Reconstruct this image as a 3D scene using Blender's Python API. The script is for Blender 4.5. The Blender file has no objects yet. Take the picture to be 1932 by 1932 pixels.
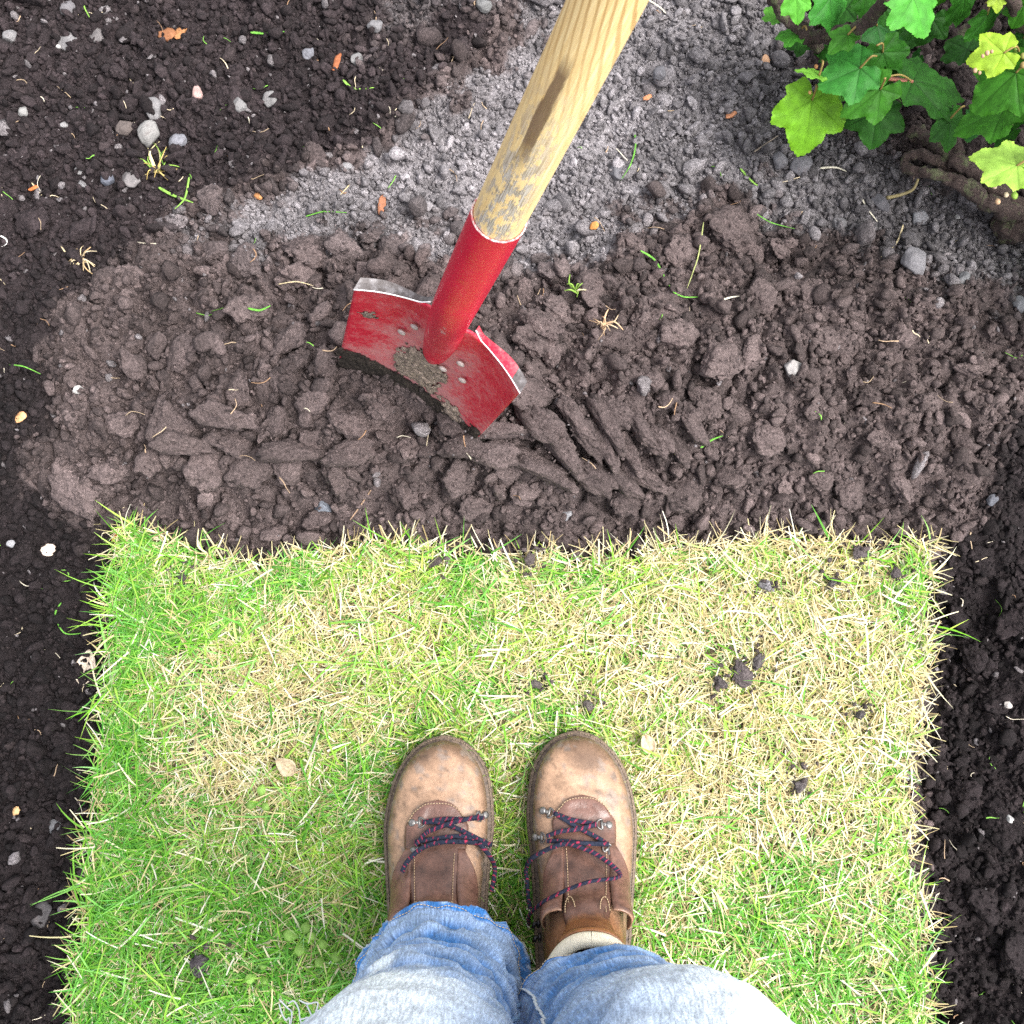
import bpy, bmesh, math, random
import numpy as np
from mathutils import Vector, Matrix

random.seed(7)
RNG = np.random.default_rng(11)
S = bpy.context.scene
COL = S.collection

# ---------------------------------------------------------------- camera, sky, sun, exposure
CAM_H, TILT, FPX = 1.35, math.radians(11.0), 2315.0
cd = bpy.data.cameras.new('camera')
cam = bpy.data.objects.new('camera', cd); COL.objects.link(cam)
cam.location = (0, 0, CAM_H); cam.rotation_euler = (TILT, 0, 0)
cd.sensor_width = 3.42; cd.sensor_fit = 'HORIZONTAL'
cd.lens = 3.42 / 2 * FPX / 966.0
cd.clip_start = 0.01; cd.clip_end = 500
cd.dof.use_dof = True; cd.dof.focus_distance = 1.22; cd.dof.aperture_fstop = 2.4
S.camera = cam

world = bpy.data.worlds.new('World'); S.world = world; world.use_nodes = True
wn = world.node_tree; wn.nodes.clear()
w_out = wn.nodes.new('ShaderNodeOutputWorld'); w_bg = wn.nodes.new('ShaderNodeBackground')
w_sky = wn.nodes.new('ShaderNodeTexSky'); w_sky.sky_type = 'NISHITA'; w_sky.sun_disc = False
SUN_EL, SUN_AZ = math.radians(60), math.radians(110)      # azimuth clockwise from +Y
w_sky.sun_elevation = SUN_EL; w_sky.sun_rotation = SUN_AZ
w_sky.air_density = 1.0; w_sky.dust_density = 4.0; w_sky.ozone_density = 1.0
w_hs = wn.nodes.new('ShaderNodeHueSaturation'); w_hs.inputs['Saturation'].default_value = 0.22   # cloud cover greys the sky
wn.links.new(w_sky.outputs[0], w_hs.inputs['Color']); wn.links.new(w_hs.outputs[0], w_bg.inputs[0])
wn.links.new(w_bg.outputs[0], w_out.inputs[0])
w_bg.inputs[1].default_value = 0.13
sl = bpy.data.lights.new('sun', 'SUN'); sl.energy = 1.4; sl.angle = math.radians(32); sl.color = (1.0, 0.965, 0.92)
sun = bpy.data.objects.new('sun', sl); COL.objects.link(sun)
sd = Vector((math.sin(SUN_AZ) * math.cos(SUN_EL), math.cos(SUN_AZ) * math.cos(SUN_EL), math.sin(SUN_EL)))
sun.rotation_euler = sd.to_track_quat('Z', 'Y').to_euler(); sun.location = sd * 5

vs = S.view_settings
vs.view_transform = 'Standard'; vs.look = 'None'; vs.gamma = 1.0; vs.use_curve_mapping = False
vs.exposure = 1.82
S.render.engine = 'CYCLES'
S.cycles.max_bounces = 5; S.cycles.diffuse_bounces = 2; S.cycles.transmission_bounces = 4
S.cycles.use_denoising = False

# ---------------------------------------------------------------- helpers
CT, ST = math.cos(TILT), math.sin(TILT)
def at(px, py, z=0.0):
    """point at height z under a point of the photograph (1932 px frame)"""
    u = (np.asarray(px, float) - 966) / FPX; v = (966 - np.asarray(py, float)) / FPX
    t = (CAM_H - z) / (CT - ST * v)
    return u * t, (ST + CT * v) * t
def atp(px, py, z=0.0):
    x, y = at(px, py, z); return Vector((float(x), float(y), z))
def atd(px, py, d):
    u = (px - 966) / FPX; v = (966 - py) / FPX
    return Vector((u * d, (ST + CT * v) * d, CAM_H + (-CT + ST * v) * d))

def _hash(i, j, k, seed):
    h = (i * 374761393 + j * 668265263 + k * 2147483647 + seed * 1274126177) & 0xFFFFFFFF
    h = ((h ^ (h >> 13)) * 1274126177) & 0xFFFFFFFF
    h = ((h ^ (h >> 16)) * 2246822519) & 0xFFFFFFFF
    return (h ^ (h >> 15)) & 0xFFFFFFFF
def noise3(x, y, z, seed=0):
    """gradient-like value noise in -1..1"""
    x, y, z = np.broadcast_arrays(np.asarray(x, float), np.asarray(y, float), np.asarray(z, float))
    xi, yi, zi = np.floor(x).astype(np.int64), np.floor(y).astype(np.int64), np.floor(z).astype(np.int64)
    fx, fy, fz = x - xi, y - yi, z - zi
    sx, sy, sz = fx**3*(fx*(fx*6-15)+10), fy**3*(fy*(fy*6-15)+10), fz**3*(fz*(fz*6-15)+10)
    out = 0
    for a in (0, 1):
        for b in (0, 1):
            for c in (0, 1):
                h = _hash(xi + a, yi + b, zi + c, seed)
                gx = (h & 1023) / 511.5 - 1; gy = ((h >> 10) & 1023) / 511.5 - 1; gz = ((h >> 20) & 1023) / 511.5 - 1
                d = gx * (fx - a) + gy * (fy - b) + gz * (fz - c)
                out = out + d * (sx if a else 1 - sx) * (sy if b else 1 - sy) * (sz if c else 1 - sz)
    return out * 1.1
def noise2(x, y, seed=0):
    x, y = np.broadcast_arrays(np.asarray(x, float), np.asarray(y, float))
    xi, yi = np.floor(x).astype(np.int64), np.floor(y).astype(np.int64)
    fx, fy = x - xi, y - yi
    sx, sy = fx**3*(fx*(fx*6-15)+10), fy**3*(fy*(fy*6-15)+10)
    out = 0
    for a in (0, 1):
        for b in (0, 1):
            h = _hash(xi + a, yi + b, 0, seed)
            gx = (h & 65535) / 32767.5 - 1; gy = ((h >> 16) & 65535) / 32767.5 - 1
            out = out + (gx * (fx - a) + gy * (fy - b)) * (sx if a else 1 - sx) * (sy if b else 1 - sy)
    return out * 1.3
def fbm2(x, y, oct=4, seed=0, gain=.5):
    s, a, f = 0, 1.0, 1.0
    for o in range(oct):
        s = s + a * noise2(x * f, y * f, seed + o * 17); a *= gain; f *= 2.03
    return s
def fbm3(x, y, z, oct=3, seed=0, gain=.5):
    s, a, f = 0, 1.0, 1.0
    for o in range(oct):
        s = s + a * noise3(x * f, y * f, z * f, seed + o * 17); a *= gain; f *= 2.03
    return s
def worley2(x, y, seed=0):
    xi, yi = np.floor(x).astype(np.int64), np.floor(y).astype(np.int64)
    best = np.full(np.shape(x), 9.0); bid = np.zeros(np.shape(x)); sec = best.copy()
    for a in (-1, 0, 1):
        for b in (-1, 0, 1):
            h = _hash(xi + a, yi + b, 3, seed)
            dx = xi + a + (h & 65535) / 65535 - x; dy = yi + b + (h >> 16) / 65535 - y
            d = np.sqrt(dx * dx + dy * dy); m = d < best
            sec = np.where(m, best, np.minimum(sec, d)); bid = np.where(m, (h % 997) / 997, bid); best = np.where(m, d, best)
    return best, sec, bid
def worley3(x, y, z, seed=0):
    xi, yi, zi = (np.floor(q).astype(np.int64) for q in (x, y, z)); best = np.full(np.shape(x), 9.0)
    for a in (-1, 0, 1):
        for b in (-1, 0, 1):
            for c in (-1, 0, 1):
                h = _hash(xi + a, yi + b, zi + c, seed)
                best = np.minimum(best, np.sqrt((xi + a + (h & 1023) / 1023 - x)**2 + (yi + b + ((h >> 10) & 1023) / 1023 - y)**2 + (zi + c + ((h >> 20) & 1023) / 1023 - z)**2))
    return best
def sstep(a, b, x):
    t = np.clip((x - a) / (b - a), 0, 1); return t * t * (3 - 2 * t)
def poly_sd(x, y, pts):
    """signed distance to a polygon, positive inside"""
    x, y = np.asarray(x, float), np.asarray(y, float)
    d = np.full(x.shape, 1e9); ins = np.zeros(x.shape, bool); n = len(pts)
    for i in range(n):
        ax, ay = pts[i]; bx, by = pts[(i + 1) % n]
        ex, ey = bx - ax, by - ay
        t = np.clip(((x - ax) * ex + (y - ay) * ey) / (ex * ex + ey * ey + 1e-12), 0, 1)
        d = np.minimum(d, np.hypot(x - ax - t * ex, y - ay - t * ey))
        c = ((ay > y) != (by > y)) & (x < ex * (y - ay) / (ey if abs(ey) > 1e-12 else 1e-12) + ax)
        ins ^= c
    return np.where(ins, d, -d)

def mesh_np(name, v, quads=None, tris=None, col=None, smooth=True, attrs=None):
    """mesh from arrays; col = per-vertex rgb"""
    me = bpy.data.meshes.new(name); v = np.asarray(v, np.float32)
    me.vertices.add(len(v)); me.vertices.foreach_set('co', v.ravel())
    idx, starts, tot = [], [], 0
    if quads is not None and len(quads):
        q = np.asarray(quads, np.int32); idx.append(q.ravel()); starts.append(np.arange(len(q)) * 4); tot = len(q) * 4
    if tris is not None and len(tris):
        t = np.asarray(tris, np.int32); idx.append(t.ravel()); starts.append(tot + np.arange(len(t)) * 3)
    idx = np.concatenate(idx).astype(np.int32); starts = np.concatenate(starts).astype(np.int32)
    me.loops.add(len(idx)); me.loops.foreach_set('vertex_index', idx)
    me.polygons.add(len(starts)); me.polygons.foreach_set('loop_start', starts)
    me.polygons.foreach_set('use_smooth', np.full(len(starts), smooth))
    me.update(calc_edges=True); me.validate()
    if col is not None:
        a = me.attributes.new('tint', 'FLOAT_COLOR', 'POINT')
        a.data.foreach_set('color', np.concatenate([np.asarray(col, np.float32), np.ones((len(v), 1), np.float32)], 1).ravel())
    for k, val in (attrs or {}).items():
        a = me.attributes.new(k, 'FLOAT', 'POINT'); a.data.foreach_set('value', np.asarray(val, np.float32))
    return me
def grid_quads(nu, nv, wrap_u=False, off=0):
    i = np.arange(nu if wrap_u else nu - 1); j = np.arange(nv - 1)
    I, J = np.meshgrid(i, j); I2 = (I + 1) % nu
    return (np.stack([J * nu + I, J * nu + I2, (J + 1) * nu + I2, (J + 1) * nu + I], -1).reshape(-1, 4) + off)
def obj(name, me, mat=None, parent=None, loc=None):
    o = bpy.data.objects.new(name, me); COL.objects.link(o)
    if mat is not None and me is not None and not me.materials: me.materials.append(mat)
    if parent is not None: o.parent = parent
    if loc is not None: o.location = loc
    return o
def tag(o, label=None, cat=None, group=None, kind=None):
    if label: o['label'] = label
    if cat: o['category'] = cat
    if group: o['group'] = group
    if kind: o['kind'] = kind
    return o
def empty(name, loc=(0, 0, 0)):
    o = bpy.data.objects.new(name, None); COL.objects.link(o); o.location = loc; o.empty_display_size = .05; return o
def catmull(P, n):
    """n points along a smooth curve through P (array k x d)"""
    P = np.asarray(P, float); k = len(P)
    t = np.linspace(0, k - 1, n); i = np.clip(np.floor(t).astype(int), 0, k - 2); f = (t - i)[:, None]
    g = lambda q: P[np.clip(q, 0, k - 1)]
    p0, p1, p2, p3 = g(i - 1), g(i), g(i + 1), g(i + 2)
    return .5 * ((2 * p1) + (p2 - p0) * f + (2 * p0 - 5 * p1 + 4 * p2 - p3) * f**2 + (3 * p1 - p0 - 3 * p2 + p3) * f**3)
def tube(P, r, sides=8, flat=1.0, caps=True, upv=(0, 0, 1)):
    """verts, quads, tris of a tube along P (k x 3) with radius r (scalar or k)"""
    P = np.asarray(P, float); k = len(P); r = np.broadcast_to(np.asarray(r, float), (k,))
    T = np.gradient(P, axis=0); T /= np.linalg.norm(T, axis=1, keepdims=True) + 1e-12
    N = np.zeros_like(P); u = np.asarray(upv, float)
    n = u - T[0] * (u @ T[0])
    if np.linalg.norm(n) < 1e-3: n = np.array([1, 0, 0]) - T[0] * T[0][0]
    n /= np.linalg.norm(n)
    for i in range(k):
        n = n - T[i] * (n @ T[i]); n /= np.linalg.norm(n) + 1e-12; N[i] = n
    B = np.cross(T, N); a = np.linspace(0, 2 * np.pi, sides, endpoint=False)
    V = P[:, None] + r[:, None, None] * (np.cos(a)[None, :, None] * N[:, None] * flat + np.sin(a)[None, :, None] * B[:, None])
    V = V.reshape(-1, 3); Q = grid_quads(sides, k, True); Tt = []
    if caps:
        V = np.vstack([V, P[0], P[-1]]); c0, c1 = len(V) - 2, len(V) - 1
        for i in range(sides):
            Tt.append((c0, (i + 1) % sides, i)); Tt.append((c1, (k - 1) * sides + i, (k - 1) * sides + (i + 1) % sides))
    return V, Q, np.array(Tt, int).reshape(-1, 3)
def merge(parts):
    V, Q, T, off = [], [], [], 0
    for v, q, t in parts:
        V.append(v); off0 = off; off += len(v)
        if len(q): Q.append(np.asarray(q) + off0)
        if len(t): T.append(np.asarray(t) + off0)
    return np.vstack(V), (np.vstack(Q) if Q else np.zeros((0, 4), int)), (np.vstack(T) if T else np.zeros((0, 3), int))
def ico(sub):
    bm = bmesh.new(); bmesh.ops.create_icosphere(bm, subdivisions=sub, radius=1)
    v = np.array([p.co[:] for p in bm.verts]); f = np.array([[p.index for p in fc.verts] for fc in bm.faces]); bm.free(); return v, f

# ---------------------------------------------------------------- materials
def new_mat(name):
    m = bpy.data.materials.new(name); m.use_nodes = True; nt = m.node_tree; nt.nodes.clear()
    out = nt.nodes.new('ShaderNodeOutputMaterial'); b = nt.nodes.new('ShaderNodeBsdfPrincipled')
    nt.links.new(b.outputs[0], out.inputs[0]); return m, nt, b
def nd(nt, t, **kw):
    n = nt.nodes.new(t)
    for k, v in kw.items():
        if k in n.inputs: n.inputs[k].default_value = v
        else: setattr(n, k, v)
    return n
def lk(nt, a, b): nt.links.new(a, b)
def ramp(nt, src, stops):
    r = nt.nodes.new('ShaderNodeValToRGB'); e = r.color_ramp.elements
    while len(e) < len(stops): e.new(.5)
    for q, (p, c) in zip(e, stops): q.position = p; q.color = (c[0], c[1], c[2], 1) if hasattr(c, '__len__') else (c, c, c, 1)
    lk(nt, src, r.inputs[0]); return r.outputs[0]
def mix(nt, mode, fac, a, b):
    m = nt.nodes.new('ShaderNodeMix'); m.data_type = 'RGBA'; m.blend_type = mode; m.clamp_result = False
    for s, v in ((0, fac), (6, a), (7, b)):
        if hasattr(v, 'is_linked') or hasattr(v, 'links'): lk(nt, v, m.inputs[s])
        elif s == 0: m.inputs[0].default_value = v
        else: m.inputs[s].default_value = (v[0], v[1], v[2], 1) if hasattr(v, '__len__') else (v, v, v, 1)
    return m.outputs[2]
def math_n(nt, op, a, b=None, clamp=False):
    m = nt.nodes.new('ShaderNodeMath'); m.operation = op; m.use_clamp = clamp
    for i, v in ((0, a), (1, b)):
        if v is None: continue
        if hasattr(v, 'links'): lk(nt, v, m.inputs[i])
        else: m.inputs[i].default_value = v
    return m.outputs[0]
def pos(nt): return nt.nodes.new('ShaderNodeNewGeometry').outputs['Position']
def tcoord(nt): return nt.nodes.new('ShaderNodeTexCoord').outputs['Object']
def ntex(nt, vec, scale, detail=3, rough=.55, dist=0):
    n = nd(nt, 'ShaderNodeTexNoise', Scale=scale, Detail=detail, Roughness=rough, Distortion=dist); lk(nt, vec, n.inputs['Vector']); return n.outputs['Fac']
def bump(nt, b, h, strength=.5, dist=.001):
    n = nd(nt, 'ShaderNodeBump', Strength=strength, Distance=dist); lk(nt, h, n.inputs['Height']); lk(nt, n.outputs[0], b.inputs['Normal'])
def attr(nt, name, kind='GEOMETRY'):
    a = nt.nodes.new('ShaderNodeAttribute'); a.attribute_name = name; a.attribute_type = kind; return a
def soil_mat(name, source):
    m, nt, b = new_mat(name); p = pos(nt)
    if source == 'object': base = nt.nodes.new('ShaderNodeObjectInfo').outputs['Color']
    else: base = attr(nt, 'tint', source).outputs['Color']
    n1 = ntex(nt, p, 60, 5, .65); n2 = ntex(nt, p, 330, 4, .7); n3 = ntex(nt, p, 1500, 2, .6)
    c = mix(nt, 'MULTIPLY', 1, base, ramp(nt, n1, [(.25, .72), (.75, 1.28)]))
    c = mix(nt, 'MULTIPLY', 1, c, ramp(nt, n2, [(.28, .42), (.5, .95), (.74, 1.7)]))
    c = mix(nt, 'MIX', ramp(nt, n3, [(.72, 0), (.80, .35)]), c, (.26, .22, .19))        # pale mineral grains
    h = math_n(nt, 'ADD', math_n(nt, 'MULTIPLY', n2, 1.0), math_n(nt, 'MULTIPLY', n3, .45))
    lk(nt, c, b.inputs['Base Color']); b.inputs['Roughness'].default_value = .93; b.inputs['Specular IOR Level'].default_value = .25
    bump(nt, b, h, 1.0, .0036); return m
def tint_mat(name, rough=.6, spec=.3, trans=0, bumps=None, var=None):
    m, nt, b = new_mat(name); c = attr(nt, 'tint').outputs['Color']
    if var:
        c = mix(nt, 'MULTIPLY', 1, c, ramp(nt, ntex(nt, pos(nt), var[0], 3), [(.25, 1 - var[1]), (.75, 1 + var[1])]))
    lk(nt, c, b.inputs['Base Color']); b.inputs['Roughness'].default_value = rough; b.inputs['Specular IOR Level'].default_value = spec
    if bumps: bump(nt, b, ntex(nt, pos(nt), bumps[0], 3), bumps[1], bumps[2])
    if trans:
        out = nt.nodes['Material Output']; t = nt.nodes.new('ShaderNodeBsdfTranslucent'); lk(nt, c, t.inputs[0])
        mx = nt.nodes.new('ShaderNodeMixShader'); mx.inputs[0].default_value = trans
        lk(nt, b.outputs[0], mx.inputs[1]); lk(nt, t.outputs[0], mx.inputs[2]); lk(nt, mx.outputs[0], out.inputs[0])
    return m
M = {}
M['soil'] = soil_mat('soil_ground', 'GEOMETRY'); M['crumb'] = soil_mat('soil_crumb', 'INSTANCER'); M['clod'] = soil_mat('soil_clod', 'object')
# ---------------------------------------------------------------- layout of the plot (metres on the ground)
def gp(pts, z=0.0): return [tuple(float(c) for c in at(px, py, z)) for px, py in pts]
L_EDGE = np.array(gp([(226, 990), (212, 1080), (204, 1200), (200, 1330), (186, 1450), (172, 1560), (156, 1680), (148, 1800), (140, 1930)]))
R_EDGE = np.array(gp([(1748, 1000), (1752, 1120), (1744, 1260), (1728, 1380), (1708, 1480), (1720, 1590), (1738, 1680), (1746, 1800), (1760, 1930)]))
T_EDGE = np.array(gp([(215, 995), (250, 984), (300, 1012), (390, 1050), (480, 1066), (560, 1048), (680, 1020), (760, 1018), (850, 1046), (940, 1050), (1050, 1046), (1150, 1056), (1230, 1030), (1330, 1036), (1460, 1016), (1560, 1014), (1640, 1030), (1700, 1036), (1770, 1018)]))
def lawn_sd(x, y):
    """distance inside the lawn's outline"""
    xl = np.interp(-y, -L_EDGE[:, 1], L_EDGE[:, 0]); xr = np.interp(-y, -R_EDGE[:, 1], R_EDGE[:, 0])
    yt = np.interp(x, T_EDGE[:, 0], T_EDGE[:, 1])
    n = .011 * fbm2(x * 24, y * 24, 5, 5, .62)
    return np.minimum(np.minimum(x - xl, xr - x), yt - y) + n
DRY = gp([(350, 430), (520, 375), (700, 300), (780, 230), (860, 160), (1000, 100), (1010, -150), (1500, -200), (1520, 130), (1700, 300), (1932, 400), (2300, 420), (2300, 600), (1932, 560), (1760, 545), (1640, 470), (1500, 440), (1420, 380), (1300, 370), (1190, 420), (1130, 520), (980, 520), (880, 490), (640, 455), (470, 480)])
DRY2 = gp([(640, 130), (700, 30), (740, -100), (1000, -100), (960, 20), (800, 60), (700, 150)])
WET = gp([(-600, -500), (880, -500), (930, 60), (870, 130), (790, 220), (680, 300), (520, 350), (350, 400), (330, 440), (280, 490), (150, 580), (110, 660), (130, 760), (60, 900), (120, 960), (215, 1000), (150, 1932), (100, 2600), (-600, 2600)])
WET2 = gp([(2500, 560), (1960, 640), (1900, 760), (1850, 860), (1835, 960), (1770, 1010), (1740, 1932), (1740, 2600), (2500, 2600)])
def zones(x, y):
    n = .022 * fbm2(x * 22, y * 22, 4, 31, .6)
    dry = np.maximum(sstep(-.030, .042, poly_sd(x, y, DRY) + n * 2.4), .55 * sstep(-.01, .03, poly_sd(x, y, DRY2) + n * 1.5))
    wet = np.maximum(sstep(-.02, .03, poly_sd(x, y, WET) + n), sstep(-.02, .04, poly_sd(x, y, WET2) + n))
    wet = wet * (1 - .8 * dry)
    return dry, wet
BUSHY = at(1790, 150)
def soil_rgb(x, y, pick=None):
    dry, wet = zones(x, y)
    if pick is None: pick = .5 + .5 * noise2(x * 160, y * 160, 71)
    dry = .4 * dry + .6 * sstep(.0, .25, dry - .08 - .6 * pick); wet = .4 * wet + .6 * sstep(.0, .25, wet - .15 - .7 * pick)
    c = np.stack([np.full(np.shape(x), v) for v in (.100, .076, .0735)], -1)
    c = c + (np.array([.225, .208, .217]) - c) * dry[..., None]
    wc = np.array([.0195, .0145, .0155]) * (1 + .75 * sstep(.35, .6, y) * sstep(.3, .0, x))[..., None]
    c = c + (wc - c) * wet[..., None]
    bush_dark = sstep(.42, .12, np.hypot(x - BUSHY[0], y - BUSHY[1])) * .25          # soil colour darkens gradually towards the bush
    c = c * (1 - bush_dark[..., None])
    c = c * (1 - .22 * dry * sstep(.10, .40, x))[..., None]                       # finer, greyer soil to the right
    v = 1 + .35 * fbm2(x * 14, y * 14, 3, 77) + .25 * fbm2(x * 50, y * 50, 2, 78)
    return c * v[..., None]
SPADE_P = np.array([-.0656, .3625, .2976])
HOLE = at(985, 800, .05)
def soil_z(x, y, detail=True):
    ld = lawn_sd(x, y)
    dry, wet = zones(x, y)
    z = np.full(np.shape(x), -.03)
    z = z + .05 * sstep(.22, .36, y)                                             # dug bed rises behind the lawn
    bump_ = np.exp(-((x + .10) / .22)**2 - ((y - .40) / .10)**2) + .7 * np.exp(-((x - .22) / .2)**2 - ((y - .42) / .11)**2)
    z = z + .050 * bump_
    z = z - .035 * sstep(.30, .46, x) * sstep(.30, .15, y) * sstep(.66, .5, x)    # trench along the right edge
    z = z - .012 * sstep(-.36, -.46, x) * sstep(.34, .2, y)
    z = z - .02 * sstep(.5, .62, y)
    z = z - .030 * np.exp(-((x + .112) / .05)**2 - ((y - .352) / .036)**2)          # soil pressed down in front of the blade
    z = np.where(ld > 0, np.minimum(z, -.05), z)
    if not detail: return z
    loose = 1 - .65 * dry
    z = z + .020 * fbm2(x * 11, y * 11, 3, 3) * (.5 + .5 * loose)
    mound = (1 - dry) * (1 - .55 * wet)
    d1, d2, _ = worley2(x * 26 + .6 * noise2(x * 30, y * 30, 9), y * 26 + .6 * noise2(x * 30, y * 30, 10), 4)
    z = z + .024 * mound * np.clip(.75 - d1, -.2, 1) * sstep(.0, .22, d2 - d1)
    d1, d2, _ = worley2(x * 70 + .5 * noise2(x * 80, y * 80, 12), y * 70, 6)
    z = z + .0055 * (.35 + .65 * loose) * np.clip(.8 - d1, -.2, 1) * sstep(0, .25, d2 - d1)
    z = z + .0035 * fbm2(x * 130, y * 130, 2, 8) * loose
    z = z - .05 * np.exp(-((x - HOLE[0]) / .016)**2 - ((y - HOLE[1]) / .013)**2)
    return z
def graded(lo, hi, step, far):
    c = list(np.arange(lo, hi, step)); s = step
    a = [lo]
    while a[-1] > -far: s *= 1.35; a.append(a[-1] - s)
    b, s = [c[-1]], step
    while b[-1] < far: s *= 1.35; b.append(b[-1] + s)
    return np.array(a[:0:-1] + c + b[1:])
gx, gy = graded(-.82, .82, .0031, 40), graded(-.45, 1.12, .0031, 40)
X, Y = np.meshgrid(gx, gy)
Z = soil_z(X, Y)
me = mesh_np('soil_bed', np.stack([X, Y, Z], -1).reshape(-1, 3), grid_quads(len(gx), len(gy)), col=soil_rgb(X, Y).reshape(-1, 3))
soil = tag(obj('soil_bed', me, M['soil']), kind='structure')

# ---------------------------------------------------------------- turf slab of the lawn
lx = np.arange(-.52, .53, .004); ly = np.concatenate([-np.geomspace(3.2, .42, 40), np.arange(-.415, .29, .004)])
X, Y = np.meshgrid(lx, ly); D = lawn_sd(X, Y)
top = .004 * fbm2(X * 16, Y * 16, 3, 41) + .002 * fbm2(X * 90, Y * 90, 2, 42)
Z = -.11 + (.11 + top) * sstep(-.012, .006, D + .004 * noise2(X * 120, Y * 120, 44))
keep = D > -.026
q = grid_quads(len(lx), len(ly)); q = q[keep.ravel()[q].all(1)]
used = np.unique(q); remap = np.full(X.size, -1); remap[used] = np.arange(len(used))
n1 = fbm2(X * 60, Y * 60, 3, 45)
tc = np.array([.10, .075, .045]) * (1 + .6 * n1)[..., None] + np.array([.10, .085, .035]) * np.clip(.3 + fbm2(X * 20, Y * 20, 3, 46), 0, 1)[..., None]
side = sstep(-.002, -.01, D)[..., None]
tc = tc * (1 - side) + np.array([.05, .037, .033]) * side
me = mesh_np('lawn', np.stack([X, Y, Z], -1).reshape(-1, 3)[used], remap[q], col=tc.reshape(-1, 3)[used])
lawn = tag(obj('lawn', me, M['soil']), kind='structure')

# ---------------------------------------------------------------- clod shapes
def clod_mesh(name, sub, seed, kind):
    v, f = ico(sub); r = np.random.default_rng(seed)
    x, y, z = v.T
    rad = 1 + .22 * fbm3(x * 1.2 + seed, y * 1.2, z * 1.2, 2, seed)
    if kind != 'round':
        for k in range(r.integers(7, 12)):
            n = r.normal(size=3); n /= np.linalg.norm(n); d = r.uniform(.46, .86) if kind != 'stone' else r.uniform(.62, .92)
            c = v @ n; rad = np.where(c > .05, np.minimum(rad, d / np.maximum(c, .05) * (1 + .05 * noise3(x * 3, y * 3, z * 3, seed + k))), rad)
    rough = {'round': .14, 'stone': .035, 'clod': .19, 'slab': .16}[kind]
    rad = rad + rough * fbm3(x * 2.8, y * 2.8, z * 2.8, 5, seed + 50, .62)
    if kind in ('clod', 'slab'):
        w1 = worley3(x * 2.8 + .5 * noise3(x * 4, y * 4, z * 4, seed), y * 2.8, z * 2.8, seed + 7); w2 = worley3(x * 7, y * 7, z * 7, seed + 8)
        rad = rad + .12 * (.45 - w1) + .07 * (.45 - w2) - .16 * sstep(.05, .0, np.abs(noise3(x * 1.6, y * 1.6, z * 1.6, seed + 77)))
    elif kind == 'round':
        for k in range(5):
            n = r.normal(size=3); n /= np.linalg.norm(n); c = v @ n; rad = np.where(c > .05, np.minimum(rad, r.uniform(.66, .9) / np.maximum(c, .05)), rad)
        rad = rad = rad + .10 * (.45 - worley3(x * 3, y * 3, z * 3, seed + 7))
    rad = rad / np.percentile(rad, 85)
    p = v * rad[:, None] * np.array({'slab': [1, .42, .42], 'stone': [1, .82, .7]}.get(kind, [1, r.uniform(.6, .95), r.uniform(.5, .8)]))
    return mesh_np(name, p, tris=f)
CLODS = [clod_mesh('clod', 4, 100 + i, 'clod') for i in range(12)]
SLABS = [clod_mesh('clod', 4, 140 + i, 'slab') for i in range(4)]
ROUNDS = [clod_mesh('clod', 3, 160 + i, 'round') for i in range(6)]
for m_ in CLODS + SLABS + ROUNDS: m_.materials.append(M['clod'])
STONES = [clod_mesh('stone', 4, 180 + i, 'stone') for i in range(6)]
crumb_col = bpy.data.collections.new('crumb_shapes')
for i in range(12):
    m_ = clod_mesh('crumb', 3 if i % 3 == 1 else 2, 200 + i, 'round' if i < 3 else 'clod'); m_.materials.append(M['crumb'])
    crumb_col.objects.link(bpy.data.objects.new('crumb_%02d' % i, m_))

# ---------------------------------------------------------------- larger clods, pieces of the soil bed
placed = []
def put_clod(px, py, r, shape=None, tone=1.0, rot=None, flat=1.0, sink=.35, col=None, xy=None):
    if xy is None:
        x, y = (float(c) for c in at(px, py, .04))
        z0 = float(soil_z(np.array([x]), np.array([y]), False)[0]); x, y = (float(c) for c in at(px, py, z0 + r * .3))
    else: x, y = xy
    z = float(soil_z(np.array([x]), np.array([y]), False)[0]) if lawn_sd(np.array([x]), np.array([y]))[0] < 0 else 0.008
    o = obj('clod', shape or random.choice(CLODS), None, soil)
    z += .006; o.location = (x, y, z + r * (.55 - sink)); o.scale = (r, r, r * flat)
    o.rotation_euler = rot or (random.uniform(-.7, .7), random.uniform(-.7, .7), random.uniform(0, 6.28))
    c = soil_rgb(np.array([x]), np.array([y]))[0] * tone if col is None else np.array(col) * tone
    o.color = (c[0], c[1], c[2], 1); placed.append((x, y, r, z + r * (.55 - sink), r * flat)); return o
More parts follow.
